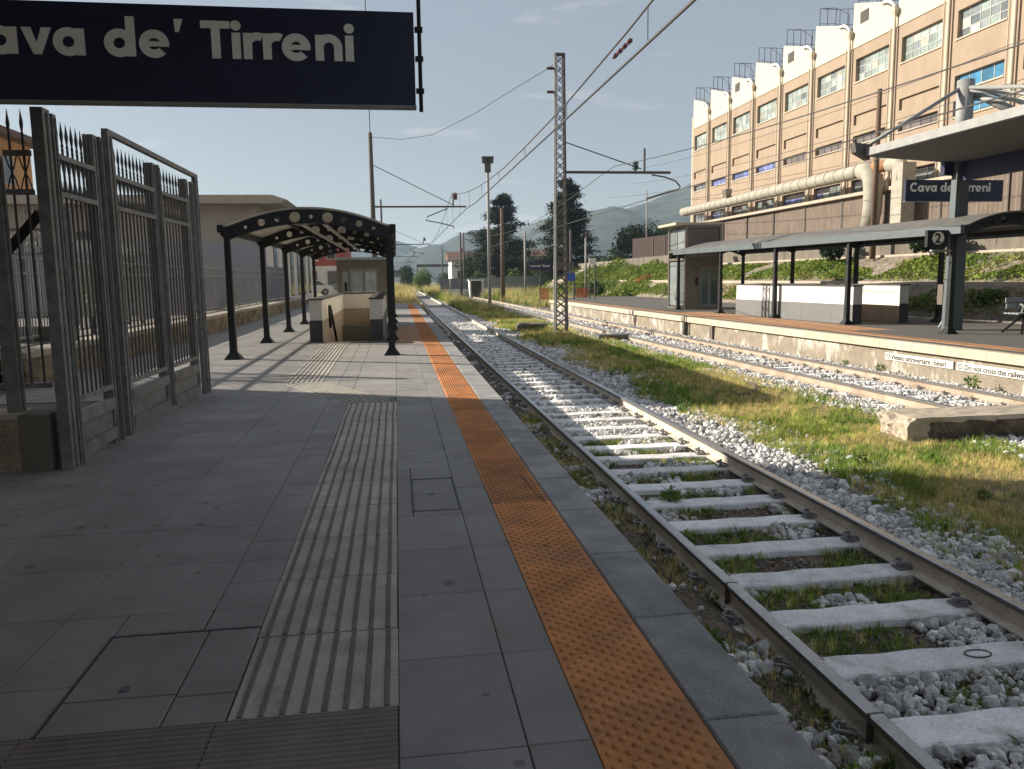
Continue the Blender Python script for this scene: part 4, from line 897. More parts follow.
# ------------------------------------------------------------------ factory
def build_factory():
    XB = 26.0; T = thing('factory_building', 'peach and cream factory with sawtooth roofline and ribbon windows above the bank', 'building', (XB, 48, 3)); O = Vector((XB, 48, 3))
    B_ = lambda mb, nm, m, p=T, sm=False: mb.build(nm, M[m], p, sm, (-O.x, -O.y, -O.z) if p is T else None)
    ysb = [69.0] + [65.2 - 4.17 * k for k in range(12)]
    rows = [('lower', 5.95, 6.65), ('strip', 8.6, 9.1), ('blind', 9.68, 10.26), ('top', 12.05, 13.3)]
    for k in range(len(ysb) - 1):
        yf, yn = ysb[k], ysb[k + 1]; last = yf < 34; oa, ob = yn + .45, yf - (.62 if k else .5)
        w = MB().box(XB, XB + .3, yn, oa, 2.9, 13.95).box(XB, XB + .3, ob, yf, 2.9, 13.95)
        zz = [2.9] + [v for r_ in rows for v in r_[1:]] + [13.95]
        rr = rows
        if 33 < yf < 37: rr = [rows[0], ('sky', 8.55, 9.25), ('sky', 9.72, 10.4), rows[3]]; zz = [2.9] + [v for r_ in rr for v in r_[1:]] + [13.95]
        for a, b in zip(zz[0::2], zz[1::2]): w.box(XB, XB + .3, oa, ob, a, b)
        B_(w, 'wall_bay', 'peach')
        for nm, z0, z1 in rr:
            if nm == 'blind': B_(MB().box(XB + .13, XB + .2, oa, ob, z0, z1), 'blind_panel', 'peach')
            else:
                ncol, nrow = {'top': (5, 3), 'strip': (4, 1), 'lower': (4, 2), 'sky': (4, 1)}[nm]
                mb = MB(); x = XB + .2; t = .017
                for i in range(ncol + 1): yy = oa + (ob - oa) * i / ncol; mb.box(x - .03, x + .03, max(oa, yy - t), min(ob, yy + t), z0, z1)
                for j in range(nrow + 1): zz_ = z0 + (z1 - z0) * j / nrow; mb.box(x - .025, x + .025, oa, ob, max(z0, zz_ - t), min(z1, zz_ + t))
                win = B_(mb, 'window', 'winframe' if nm in ('top', 'sky') else 'poledark')
                for i in range(ncol):
                    for j in range(nrow):
                        ya = oa + (ob - oa) * i / ncol + t; yb = oa + (ob - oa) * (i + 1) / ncol - t; za = z0 + (z1 - z0) * j / nrow + t; zb_ = z0 + (z1 - z0) * (j + 1) / nrow - t
                        if nm == 'top': g_ = random.choice(['gl_pale'] * 6 + ['gl_cream', 'gl_grey'] if yf > 40 else (['gl_grey'] * 3 + ['gl_pale', 'gl_cream']))
                        elif nm == 'strip': g_ = 'gl_blue' if 54 < yf < 66 or (k == 0 and i == 0) else ('gl_grey' if k == 0 else 'gl_brown')
                        elif nm == 'sky': g_ = 'gl_sky'
                        else: g_ = random.choice(['gl_dark', 'gl_grey', 'gl_dark'] if j else ['gl_grey', 'gl_blue', 'gl_pale'])
                        po = MB().box(x - .008, x + .008, ya, yb, za, zb_).build('pane', M[g_], win)
                B_(MB().box(XB - .06, XB + .1, oa - .08, ob + .08, z0 - .07, z0 - .003), 'sill', 'pilaster')
        # white gable with sloping top, roof behind it
        a = [(yf - .22, 13.95), (yf - .28, 16.4), (yf - 2.85, 15.66), (yn + .1, 14.95), (yn - .2, 14.9), (yn - .2, 13.95)]
        B_(MB().prism(a, lambda u, v, t: (XB - .03 + .33 * t, u, v)), 'gable', 'gable')
        ra = [(yf - .22, 13.9), (yf - .3, 16.3), (yf - 2.85, 15.56), (yn + .1, 14.85), (yn - .18, 13.9)]
        B_(MB().prism(ra, lambda u, v, t: (XB + .31 + 20 * t, u, v)), 'roof', 'roofsheet')
        B_(MB().box(XB - .045, XB - .001, yn + .1, yf - .1, 13.93, 13.99), 'string_course', 'pilaster')
        p = MB().box(XB - .1, XB - .001, yn - .08, yn + .08, 4.0, 14.2); B_(p, 'pilaster', 'pilaster')
        d = MB().tube([(XB - .16, yn - .2, 5.2), (XB - .16, yn - .2, 14.6)], .055, 8).tube([(XB - .16, yn + .15, 5.2), (XB - .16, yn + .15, 14.0)], .035, 8)
        d.loft([[(XB - .16 + a_ * c, yn - .2 + b_ * c, z) for a_, b_ in ((-1, -1), (1, -1), (1, 1), (-1, 1))] for c, z in ((.055, 14.45), (.15, 14.7), (.15, 14.85))]); B_(d, 'downpipe', 'pilaster')
        g = MB().tube([(XB - .16, yn - .2, 14.82), (XB - .17, yn - .1, 15.02), (XB - .18, yn + .1, 15.22), (XB - .18, yn + .45, 15.42), (XB - .15, yn + .95, 15.5), (XB + .05, yn + 1.2, 15.48)], .085, 10, .085); B_(g, 'gutter_elbow', 'white', T, True)
        rl = MB()
        for i, (yy, z) in enumerate(((yf - .45, 16.38), (yf - 1.35, 16.1), (yf - 2.3, 15.85), (yf - 3.7, 15.2))):
            rl.tube([(XB + .1, yy, z), (XB + .1, yy, z + (1.0 if i < 3 else .85))], .025, 5); rl.tube([(XB + 1.4, yy, z), (XB + 1.4, yy, z + 1.0)], .022, 5)
        for xx in (.1, 1.4):
            for dz in (1.0, .12): rl.tube([(XB + xx, yf - .45, 16.38 + dz), (XB + xx, yf - 2.3, 15.85 + dz), (XB + xx, yf - 3.7, 15.2 + min(.85, dz))], .02, 5)
        rl.tube([(XB + .1, yf - .45, 17.38), (XB + 1.4, yf - .45, 17.38)], .02, 5); B_(rl, 'roof_railing', 'darkiron')
        if k in (4, 2, 6): 
            v = MB().box(XB - .05, XB - .031, yf - 1.75, yf - .95, 15.1, 15.72)
            for i in range(6): v.box(XB - .075, XB - .05, yf - 1.72, yf - .98, 15.13 + .1 * i, 15.17 + .1 * i)
            B_(v, 'vent_louvre', 'poledark')
    B_(MB().box(XB + .31, XB + 20, ysb[-1], 69.0, 2.9, 13.9), 'body', 'peach'); B_(MB().box(XB, XB + .3, 69.0, 69.15, 2.9, 15), 'corner', 'gable')
    B_(MB().box(XB - 1.25, XB - .001, 20, 69, 5.55, 5.72), 'cornice', 'coping')
    c = MB(); ys_ = np.arange(20, 69, .14); V = []
    for i, y in enumerate(ys_): V += [(XB - .9 - (.05 if i % 2 else 0), y, 2.95), (XB - .9 - (.05 if i % 2 else 0), y, 5.55)]
    c.v = V; c.f = [(2 * i, 2 * i + 2, 2 * i + 3, 2 * i + 1) for i in range(len(ys_) - 1)]; c.m = [0] * len(c.f); B_(c, 'corrugated_cladding', 'corr')
    for y in np.arange(22, 69, 4.17): B_(MB().box(XB - 1.0, XB - .97, y, y + .1, 2.95, 5.55), 'cladding_post', 'poledark')
build_factory()
def build_duct():
    T = thing('ventilation_duct', 'long pale ribbed ventilation duct running along the factory wall', 'duct', (24.35, 50, 6.72)); y0, y1 = -10.2, 16.5
    MB().tube([(0, y0 + i * (y1 - y0) / 30, 0) for i in range(31)], .36, 16).build('pipe', M['duct'], T, True)
    for i in range(27): MB().tube([(0, y0 + .4 + i * .98, 0), (0, y0 + .43 + i * .98, 0)], .372, 16).build('collar', M['poledark'], T)
    MB().tube([(0, y0, 0), (-.02, y0 - .5, -.12), (-.02, y0 - .85, -.55), (-.02, y0 - .95, -1.1), (-.02, y0 - .95, -2.0), (-.02, y0 - .75, -3.0)], .5, 16, .45).build('elbow', M['duct'], T, True)
    MB().tube([(.1, y0 - .2, .02), (.1, y0 - 2.2, .0)], .3, 14).build('rusty_section', M['ductrust'], T, True)
    MB().loft([[(a * .35, y0 - 3.4 + b * .42, z) for a, b in ((-1, -1), (1, -1), (1, 1), (-1, 1))] for z in (-.1, -1.2, -3.0)]).build('vertical_duct', M['duct'], T)
    MB().tube([(.1, y0 - 2.1, 0), (.05, y0 - 2.9, -.05), (0, y0 - 3.35, -.4), (0, y0 - 3.4, -.9)], .36, 14).build('elbow', M['duct'], T, True)
    MB().loft([[(-.3 + a, 6.7 + b, .3) for a, b in ((-.2, -.25), (.2, -.25), (.2, .25), (-.2, .25))], [(-.6 + a, 6.0 + b, .75) for a, b in ((-.25, -.35), (.25, -.35), (.25, .35), (-.25, .35))]]).build('inlet', M['duct'], T)
build_duct()
# ------------------------------------------------------------------ masts, poles, wires
def build_lattice():
    T = thing('lattice_mast', 'tall slim lattice steel mast standing between the two tracks', 'mast', (5.93, 28.8, -.7)); h = 9.85; w0, w1 = .21, .15
    for sx in (-1, 1):
        for sy in (-1, 1): MB().bar((sx * w0, sy * .12, 0), (sx * w1, sy * .1, h), .06).build('leg', M['pole'] if sx < 0 else M['poledark'], T)
    n = 30
    for k in range(n):
        za, zb_ = h * k / n, h * (k + 1) / n; a = w0 + (w1 - w0) * k / n
        for y in (-.12, .12):
            for q in (-1, 1): MB().bar((-a * q, y + .006 * q, za), (a * q, y + .006 * q, zb_), .012, .03).build('lacing_bar', M['poledark'], T)
    MB().box(-w1 - .03, w1 + .03, -.13, .13, h, h + .05).build('cap', M['poledark'], T); MB().box(-.35, .35, -.3, .3, -.1, .12).build('foundation', M['concrete'], T)
    z = 5.85
    MB().tube([(.2, 0, z), (4.1, 0, z)], .05, 8).build('cantilever_tube', M['poledark'], T)
    MB().tube([(.17, 0, z + 1.05), (3.0, 0, z + .13)], .022, 6).build('stay_rod', M['wire'], T)
    i_ = MB()
    for k in range(3): i_.tube([(2.78, 0, z + .1 + .1 * k), (2.78, 0, z + .17 + .1 * k)], .11, 10)
    i_.tube([(2.78, 0, z), (2.78, 0, z + .4)], .04, 6); i_.build('insulator', M['insulg'], T)
    MB().tube([(3.12, 0, z), (3.12, 0, z + .85)], .045, 6).build('messenger_support', M['poledark'], T)
    MB().tube([(3.4, 0, z - .08), (3.9, 0, z - .16), (4.3, 0, z - .3), (4.48, 0, z - .5), (4.4, 0, z - .6), (3.7, 0, z - .78), (3.2, 0, z - .93), (3.2, 0, z - 1.0)], .03, 6).build('registration_arm', M['poledark'], T)
    for zz in (9.4, 8.6): MB().tube([(-.45, 0, zz), (-.15, 0, zz)], .05, 8).build('insulator', M['insul'], T)
build_lattice()
def cantilever_pole(x, y, h, arm, label, group=None, side=1, detail=True, z=4.75):
    T = thing('catenary_pole', label, 'catenary pole', (x, y, -.5), 0, group)
    MB().tube([(0, 0, 0), (0, 0, h)], .15, 10, .09).build('pole', M['poledark'], T, True); z = z + .5; s = side
    MB().tube([(0, 0, z), (s * arm, 0, z)], .045, 6).build('cantilever_tube', M['poledark'], T)
    MB().tube([(0, 0, z + 1.9), (s * arm * .85, 0, z + .1)], .018, 5).build('stay_rod', M['wire'], T)
    MB().tube([(s * arm * .86, 0, z), (s * arm * .86, 0, z + .3)], .035, 6).tube([(s * arm * .88, 0, z + .32), (s * arm * .88, 0, z + .62)], .12, 8).build('insulator', M['insul'], T)
    MB().tube([(s * arm * .8, 0, z - .08), (s * arm * .58, 0, z - .45), (s * arm * .56, 0, z - .62), (s * arm * .72, 0, z - .75), (s * arm * .86, 0, z - .9), (s * arm * .86, 0, z - 1.02)], .026, 6).build('registration_arm', M['poledark'], T)
    return T
P1 = cantilever_pole(-.95, 38, 8.55, 4.3, 'grey catenary pole with a long arm and red insulator rising behind the near shelter')
MB().tube([(0, 0, 8.5), (.0, 0, 16)], .02, 5).build('rod', M['wire'], P1)
GC = 'distant catenary poles along the near track'
for i, y in enumerate((79, 122, 165, 208, 250)):
    c = cantilever_pole(-1.2, y, 9.5, 4.6, ('first', 'second', 'third', 'fourth', 'farthest')[i] + ' of the distant catenary poles whose arms reach over the near track', GC, 1, False)
for y, x in ((100, 8.4), (140, 8.0)): cantilever_pole(x, y, 7.5, 4.2, 'distant catenary pole right of the near line, ' + ('close to the white gabled house' if y == 100 else 'beyond the white gabled house'), 'distant catenary poles right of the near line', 1, False, 4.4)
def build_wires():
    SLACK = [(-.95, 38, 7.86), (.45, 36.6, 7.53), (1.74, 35.1, 7.48), (3.31, 33.1, 7.96), (4.58, 31.0, 8.45), (5.58, 29.1, 8.77), (5.7, 28.8, 8.82)]
    def w(pts, r_, label, name='overhead_wire'):
        o = MB().tube(pts, r_, 5, cap=False).build(name, M['wire']); tag(o, label, 'wire')
    cx = lambda y: 2.72 + .05 * math.cos(y / 42 * math.pi)
    def cat(z0, sag, ys, f):
        out = []
        for y in ys:
            u = ((y - 38) / 42) % 1; out.append((f(y), y, z0 - sag * 4 * u * (1 - u)))
        return out
    ys = [float(v) for v in np.arange(-8, 250, 3.5)]
    con = [(cx(y), y, 3.92 + (.1 if y > 30 else 0)) for y in ys]; mes = cat(5.35, 1.25, ys, cx)
    mes = [(x, y, max(z, 4.12)) for x, y, z in mes]
    w(con, .016, 'contact wire hanging over the near track'); w(mes, .013, 'messenger wire sagging above the near contact wire')
    ty = lambda y: TC(y) - .0
    m2 = [(ty(y) - .3, y, 4.4 + .95 * (abs(y - 28.8) / 22 - 1) ** 2 if abs(y - 28.8) < 22 else 4.4 + .95 * ((abs(y - 28.8) - 22) / 22) ** 2) for y in np.arange(2, 66, 2.2)]
    w(m2, .013, 'messenger wire above the far track'); w([(ty(y) - .15, y, 3.85) for y in np.arange(2, 66, 2.2)], .014, 'contact wire hanging over the far track')
    hang = 'thin droppers between the overhead wires'
    for y in np.arange(8.7, 60, 4.1):
        u = ((y - 38) / 42) % 1; z = max(5.35 - 1.25 * 4 * u * (1 - u), 4.12); o = MB().tube([(cx(y), y, 3.95), (cx(y), y, z)], .006, 4).build('wire_dropper', M['wire']); tag(o, 'thin vertical dropper between messenger and contact wire of the near track', 'wire', hang)
    w(SLACK, .013, 'slack wire from the lattice mast top to the near catenary pole')
    # insulator string on the messenger
    i_ = MB().tube([(2.76, 9.3, 4.13), (2.76, 10.1, 4.13)], .012, 5)
    for k in range(4): i_.tube([(2.76, 9.35 + .2 * k, 4.13), (2.76, 9.43 + .2 * k, 4.13)], .028, 8)
    o = i_.build('insulator_string', M['insul']); tag(o, 'reddish insulator string on the near messenger wire', 'insulator')
    for X, z0, lab in ((22.0, 9.4, 'topmost cable strung in front of the factory between its window rows'), (22.5, 8.2, 'cable strung just below the blind panels of the factory'), (20.0, 6.9, 'upper cable strung along the bank in front of the factory'), (20.0, 6.1, 'lower cable strung along the bank in front of the factory')):
        w([(X, y, z0 - .9 * (1 - ((y - 32) / 30) ** 2) + .9) for y in np.arange(10, 80, 5.)], .014, lab)
build_wires()
def simple_pole(name, x, y, z0, h, r0, r1, m, label, cat, group=None, head=None):
    T = thing(name, label, cat, (x, y, z0), 0, group)
    MB().tube([(0, 0, 0), (0, 0, h)], r0, 10, r1).build('pole', M[m], T, True)
    if head == 'flood':
        MB().box(-.4, .4, -.3, .3, h - .12, h).build('platform_head', M['poledark'], T); MB().box(-.2, .2, -.2, .2, h - 1.0, h - .45).build('junction_box', M['poledark'], T)
        for a in (-.24, .24): MB().box(a - .14, a + .14, -.25, .1, h - .42, h - .13).build('floodlight', M['poledark'], T)
    if head == 'lamp': MB().prism([(0, 0), (.75, .28), (.7, .4), (0, .12)], lambda u, v, t: (-.35 + u, -.12 + .24 * t, h - .15 + v)).build('lamp_head', M['poledark'], T)
    return T
simple_pole('floodlight_mast', 6.35, 55, -.7, 10.2, .12, .09, 'pole', 'tall slender floodlight mast in front of the left cedar', 'floodlight mast', None, 'flood')
simple_pole('utility_pole', 9.25, 70, -.7, 8.1, .2, .13, 'wood', 'brown wooden utility pole just right of the floodlight mast', 'utility pole')
simple_pole('utility_pole', 12.05, 75, -.7, 6.4, .12, .09, 'pole', 'grey pole between the two cedars', 'utility pole')
simple_pole('utility_pole', 7.2, 90, -.7, 7.2, .14, .1, 'poledark', 'dark pole in front of the gabled house on the left', 'utility pole')
simple_pole('utility_pole', 17.5, 80, -.7, 6.8, .13, .1, 'poledark', 'dark pole between the second sign and the right cedar', 'utility pole')
simple_pole('street_lamp', 14.3, 60, -.3, 4.9, .09, .07, 'pole', 'grey street lamp with a tilted head beyond the second platform', 'street lamp', None, 'lamp')
simple_pole('utility_pole', 20.2, 32.1, 2.0, 7.0, .13, .10, 'wood', 'brown wooden utility pole rising in front of the factory duct', 'utility pole')
simple_pole('utility_pole', 23.5, 74, 2.9, 6.4, .07, .06, 'pole', 'thin grey pole behind the rust brown hoarding', 'utility pole')
# signs at the end of the second platform
def post_sign(x, y, w, h, z0, zt_, m, label, posts=2, text=None, pw=.035):
    T = thing('platform_sign', label, 'sign', (x, y, 0)); MB().box(0, w, 0, .08, zt_ - h, zt_).build('panel', M[m], T)
    for px in ((.05, w - .05) if posts == 2 else (w / 2,)): MB().box(px - pw, px + pw, .082, .082 + 2 * pw, z0, zt_ + .02).build('post', M['poledark'], T)
    if text:
        for mb in lettering(text, w * .82): mb.build('letter', M['letter'], T, loc=(w * .08, -.002, zt_ - h * .62))
    return T
post_sign(9.55, 58, 1.75, .6, -.6, 2.55, 'navy', "small distant navy sign reading Cava de' Tirreni beyond the second platform", 1, "Cava de' Tirreni")
post_sign(11.5, 58.4, 1.55, .5, -.6, 2.5, 'panelbrown', 'brown grey board right of the distant navy sign', 2)
post_sign(10.7, 50.3, .6, .5, -.3, 1.67, 'signblue', 'small bright blue square sign on two posts behind the lattice mast', 2)
MB().box(10.76, 11.2, 50.35, 50.4, .3, .42).build('notice_board', M['signwhite']); tag(bpy.data.objects['notice_board'], 'narrow white board on the posts below the blue square sign', 'board')
post_sign(12.28, 50.6, .46, .42, -.1, 2.6, 'signwhite', 'cream square sign on two tall thin posts at the second platform end', 2)
for x, y, w in ((9.9, 55, .55), (12.35, 54.5, .75)):
    T = thing('mesh_barrier', 'orange plastic mesh barrier standing in the grass left of the platform end' if x < 11 else 'orange plastic mesh barrier around the street lamp foot', 'barrier', (x, y, -.1)); m = MB()
    for k in range(7): m.box(w * k / 6 - .012, w * k / 6 + .012, 0, .02, 0, .75)
    for k in range(8): m.box(0, w, -.004, -.001, .1 * k, .1 * k + .06)
    m.build('mesh', M['barrier'], T)
# ------------------------------------------------------------------ left side: low wall with fence, buildings, cars
def build_low_wall():
    T = thing('stone_wall', 'low rough stone wall with a pale coping along the left side of the platform', 'wall', (-5.35, 12, 0)); y = 0
    i = 0; rng = random.Random(4)
    bms = []
    for k in range(6):
        bm = bmesh.new(); bmesh.ops.create_cube(bm, size=1); bmesh.ops.subdivide_edges(bm, edges=bm.edges, cuts=2, use_grid_fill=True)
        for v in bm.verts: v.co += mnoise.noise_vector(v.co * 2.5 + Vector((k * 3, 0, 0))) * .09
        me = bpy.data.meshes.new('stone'); bm.to_mesh(me); bm.free(); me.materials.append(M['stonewall']); bms.append(me)
    for row in range(2):
        y = 0
        while y < 34:
            L = rng.uniform(.3, .6)
            if row == 0 or True:
                o = link('stone', bms[rng.randrange(6)], T, (.02, y + L / 2, .105 + .205 * row)); o.scale = (.33, L * 1.02, .21)
            y += L
    MB().box(-.14, .1, 0, 34, 0, .4).build('core', M['stonewall'], T)
    for k in range(17): MB().box(-.2, .2, 2 * k, 2 * k + 1.985, .41, .5).build('coping', M['coping'], T)
    F = thing('mesh_fence', 'grey screened metal fence standing on the low stone wall', 'fence', (-5.9, 12, .0))
    MB().box(-.25, .3, 0, 34, 0, .5).build('base', M['concrete'], F)
    for k in range(18):
        MB().box(-.02, .02, 1.95 * k, 1.95 * k + .035, .5, 2.15).build('post', M['pole'], F)
        if k < 17:
            if k > 3:
                gm = MB()
                for q in range(29): gm.box(-.014, .014, 1.95 * k + .1 + .063 * q, 1.95 * k + .103 + .063 * q, .62, 2.12)
                for q in range(1, 8): gm.box(-.003, .003, 1.95 * k + .07, 1.95 * k + 1.94, .62 + .18 * q, .624 + .18 * q)
                tag(gm.build('mesh_panel', M['screen'], F), kind='stuff')
            MB().box(-.02, .02, 1.95 * k + .06, 1.95 * (k + 1), 1.60, 1.64).build('rail', M['pole'], F); MB().box(-.02, .02, 1.95 * k + .06, 1.95 * (k + 1), 1.85, 1.89).build('rail', M['pole'], F); MB().box(-.02, .02, 1.95 * k + .06, 1.95 * (k + 1), .58, .62).build('rail', M['pole'], F)
    pk = MB().tube([(0, 0, .6), (0, 0, 2.05)], .012, 5); spear(pk, 0, 0, 2.05); me = pk.mesh('picket', M['pole'])
    for k in range(70):
        if k * .11 < 7.8: link('picket', me, F, (.0, .1 + .11 * k, 0))
build_low_wall()
def build_back_fence():
    T = thing('iron_fence', 'pale spear picket fence with crossed upper band seen through the gate', 'fence', (-10.5, 14.5, .0))
    MB().box(0, 5.1, -.12, .12, 0, .75).build('plinth', M['concrete'], T)
    fence_panel(T, (0, 0), (5.1, 0), .9, 2.75, 36, False, rails=(1.95, 2.35)); 
    for k in range(4): post(T, 1.7 * k, 0, .75, 2.7, .1, .1)
build_back_fence()
def build_left_buildings():
    T = thing('warehouse', 'beige concrete warehouse with a flat overhanging roof behind the left fence', 'building', (-7, 46, 0)); a = -7.0
    MB().box(-16, -.4, 0, 24, 0, 5.55).build('wall', M['beige'], T); MB().box(-15.6, -.02, -.02, -.005, 0, 3.6).build('lower_wall', M['lilac'], T)
    MB().box(-.4, 0, .0, 24, 0, 4.4).build('side_wall', M['offwhite'], T)
    MB().prism([(-16.5, 5.55), (1.0, 5.55), (1.35, 5.75), (.6, 6.0), (-16.5, 6.0)], lambda u, v, t: (u, -1.0 + 26 * t, v)).build('roof', M['coping'], T)
    for k in range(6):
        y = 2.5 + k * 3.7; w = MB().box(0, .03, y, y + 1.5, .4, 3.6).build('window', M['poledark'], T); MB().box(.031, .04, y + .12, y + 1.38, .5, 3.5).build('pane', M['gl_dark'], w)
    MB().box(-9.7, -9.0, -.04, -.02, 3.75, 4.2).build('vent_louvre', M['poledark'], T)
    T = thing('apartment_house', 'red apartment house with white balconies far behind the near shelter', 'building', (-16, 92, 0))
    MB().box(0, 10.5, 0, 12, 3, 6.4).build('wall', M['redwall'], T); MB().box(0, 10.5, .01, 12, 0, 3).build('ground_floor', M['offwhite'], T); MB().box(-.4, 10.9, -.4, 12.4, 6.4, 6.6).build('roof', M['rooftile'], T)
    for k in range(4):
        x = .6 + 2.6 * k
        for z in (3.7,):
            w = MB().box(x, x + 1.1, -.05, -.001, z, z + 2.1).build('window', M['winframe'], T); MB().box(x + .1, x + 1.0, -.065, -.051, z + .1, z + 2.0).build('pane', M['gl_dark'], w)
            if k % 2 == 0:
                b = MB().box(x - .4, x + 1.8, -1.2, -.0, z - .2, z - .05).build('balcony', M['offwhite'], T); r_ = MB()
                for i in range(12): r_.box(x - .4 + .19 * i, x - .37 + .19 * i, -1.2, -1.17, z - .05, z + .9)
                r_.box(x - .4, x + 1.8, -1.21, -1.16, z + .9, z + .95); r_.build('balcony_railing', M['pole'], b)
        w = MB().box(x, x + 1.6, -.05, .009, .3, 2.5).build('window', M['winframe'], T); MB().box(x + .1, x + 1.5, -.06, -.051, .4, 2.4).build('pane', M['gl_dark'], w)
    T = thing('orange_house', 'orange house with a brown eave glimpsed above the iron fence at the far left', 'building', (-26, 50, 0))
    MB().box(-12, 0, 0, 14.2, 0, 11.3).build('wall', M['orangewall'], T); MB().box(-12.5, .9, -.6, 14.9, 11.3, 11.75).build('roof', M['rooftile'], T)
    for k in range(3):
        for z in (1, 4.6, 8.2): w = MB().box(0, .06, 1 + 4.4 * k, 2.4 + 4.4 * k, z, z + 2).build('window', M['winframe'], T); MB().box(.061, .07, 1.1 + 4.4 * k, 2.3 + 4.4 * k, z + .1, z + 1.9).build('pane', M['gl_dark'], w)
build_left_buildings()
def build_car(x, y, rz, m, label):
    T = thing('parked_car', label, 'car', (x, y, 0), rz, None)
    prof = [(-2.05, .32), (-2.1, .62), (-1.95, .85), (-1.2, .95), (-.6, 1.4), (.75, 1.45), (1.55, .98), (2.05, .85), (2.1, .5), (2.0, .3)]
    n = 5; mb = MB()
    mb.loft([[(u, -.85 * k * (1 - .12 * max(0, v - .9) / .5), v) for u, v in prof] for k in (-1, -.96, .96, 1)], True); mb.build('body', M[m], T)
    for s in (-1, 1):
        MB().prism([(-1.05, .97), (-.55, 1.34), (.7, 1.38), (1.3, .99)], lambda u, v, t: (u, s * (.80 + .06 * t), v)).build('side_window', M['gl_dark'], T)
        for u in (-1.3, 1.3):
            w = MB().tube([(u, s * .7, .32), (u, s * .88, .32)], .32, 16).build('wheel', M['tyre'], T); MB().tube([(u, s * .885, .32), (u, s * .89, .32)], .19, 12).build('rim', M['pole'], w)
    MB().prism([(-1.15, .97), (-.65, 1.36), (-.68, 1.38), (-1.22, .98)], lambda u, v, t: (u, -.7 + 1.4 * t, v)).build('windscreen', M['gl_dark'], T)
    for s in (-1, 1): MB().box(-2.12, -2.05, s * .62 - .15, s * .62 + .15, .62, .75).build('headlight', M['signwhite'], T)
build_car(-8.2, 80, R(10), 'carwhite', 'white parked car glimpsed between the shelter posts left of the lift kiosk')
build_car(-10.2, 74, R(82), 'carwhite', 'white parked car front on behind the second left shelter post')
# ------------------------------------------------------------------ trees, bushes, houses in the distance
def cedar(x, y, h, r_, seed, label):
    T = thing('cedar_tree', label, 'tree', (x, y, -.5)); g = random.Random(seed)
    MB().tube([(0, 0, 0), (.1, 0, h * .35), (-.05, .1, h * .7), (0, 0, h * .97)], .42, 10, .06).build('trunk', M['bark'], T, True)
    lim = MB(); C = []
    rg = np.random.default_rng(seed)
    nl = 17
    for k in range(nl):
        f = k / (nl - 1); z = h * (.2 + .76 * f) + g.uniform(-.25, .25); rr = r_ * (1.0 - .82 * f ** 1.1) * (1 if f > .12 else .8)
        for j in range(8):
            if g.random() < .2 and f < .9: continue
            a = g.uniform(0, 6.28); L = rr * g.uniform(.55, 1.1); tip = Vector((L * math.cos(a), L * math.sin(a), z + L * g.uniform(-.10, .16)))
            lim.tube([(0, 0, z - .3), tip * .5 + Vector((0, 0, z * .5 + .05)), tip], .09, 5, .02)
            for i in range(int(5 + L * 2.6)):
                t = g.uniform(.3, 1.05); w = L * .215 * (1.15 - abs(t - .7)); c = Vector((0, 0, z)) * (1 - t) + tip * t
                q = rg.normal(size=(40, 3)) * np.array([w, w, .19]) + np.array([c.x + g.uniform(-.3, .3), c.y + g.uniform(-.3, .3), c.z + g.uniform(-.08, .1)]); C.append(q)
    lim.build('limb', M['bark'], T); C = np.vstack(C); V, F = leaves(C, .27, .6, seed); link('crown', numesh('crown', V, F, M['cedar']), T); return T
cedar(14.6, 110, 13.0, 5.6, 3, 'dark layered cedar tree on the left, behind the floodlight mast'); cedar(20.4, 95, 13.3, 4.6, 8, 'dark layered cedar tree on the right, behind the lattice mast')
def bush(name, x, y, z, rx, ry, rz, n, size, m, seed, label, group=None, trunk=True, cat='bush'):
    T = thing(name, label, cat, (x, y, z), 0, group); g = random.Random(seed); C = [cloud((g.uniform(-.5, .5) * rx, g.uniform(-.5, .5) * ry, rz * g.uniform(.5, 1.2)), (rx * g.uniform(.4, .75), ry * g.uniform(.4, .75), rz * g.uniform(.4, .7)), n // 7, seed * 10 + k, .35) for k in range(7)]
    C = np.vstack(C); C[:, 2] = np.maximum(C[:, 2], .05); V, F = leaves(C, size, 0, seed); link('crown', numesh('crown', V, F, M[m]), T)
    if trunk: MB().tube([(0, 0, 0), (.1, 0, rz * .7)], .12 + rz * .02, 7, .05).build('trunk', M['bark'], T)
    return T
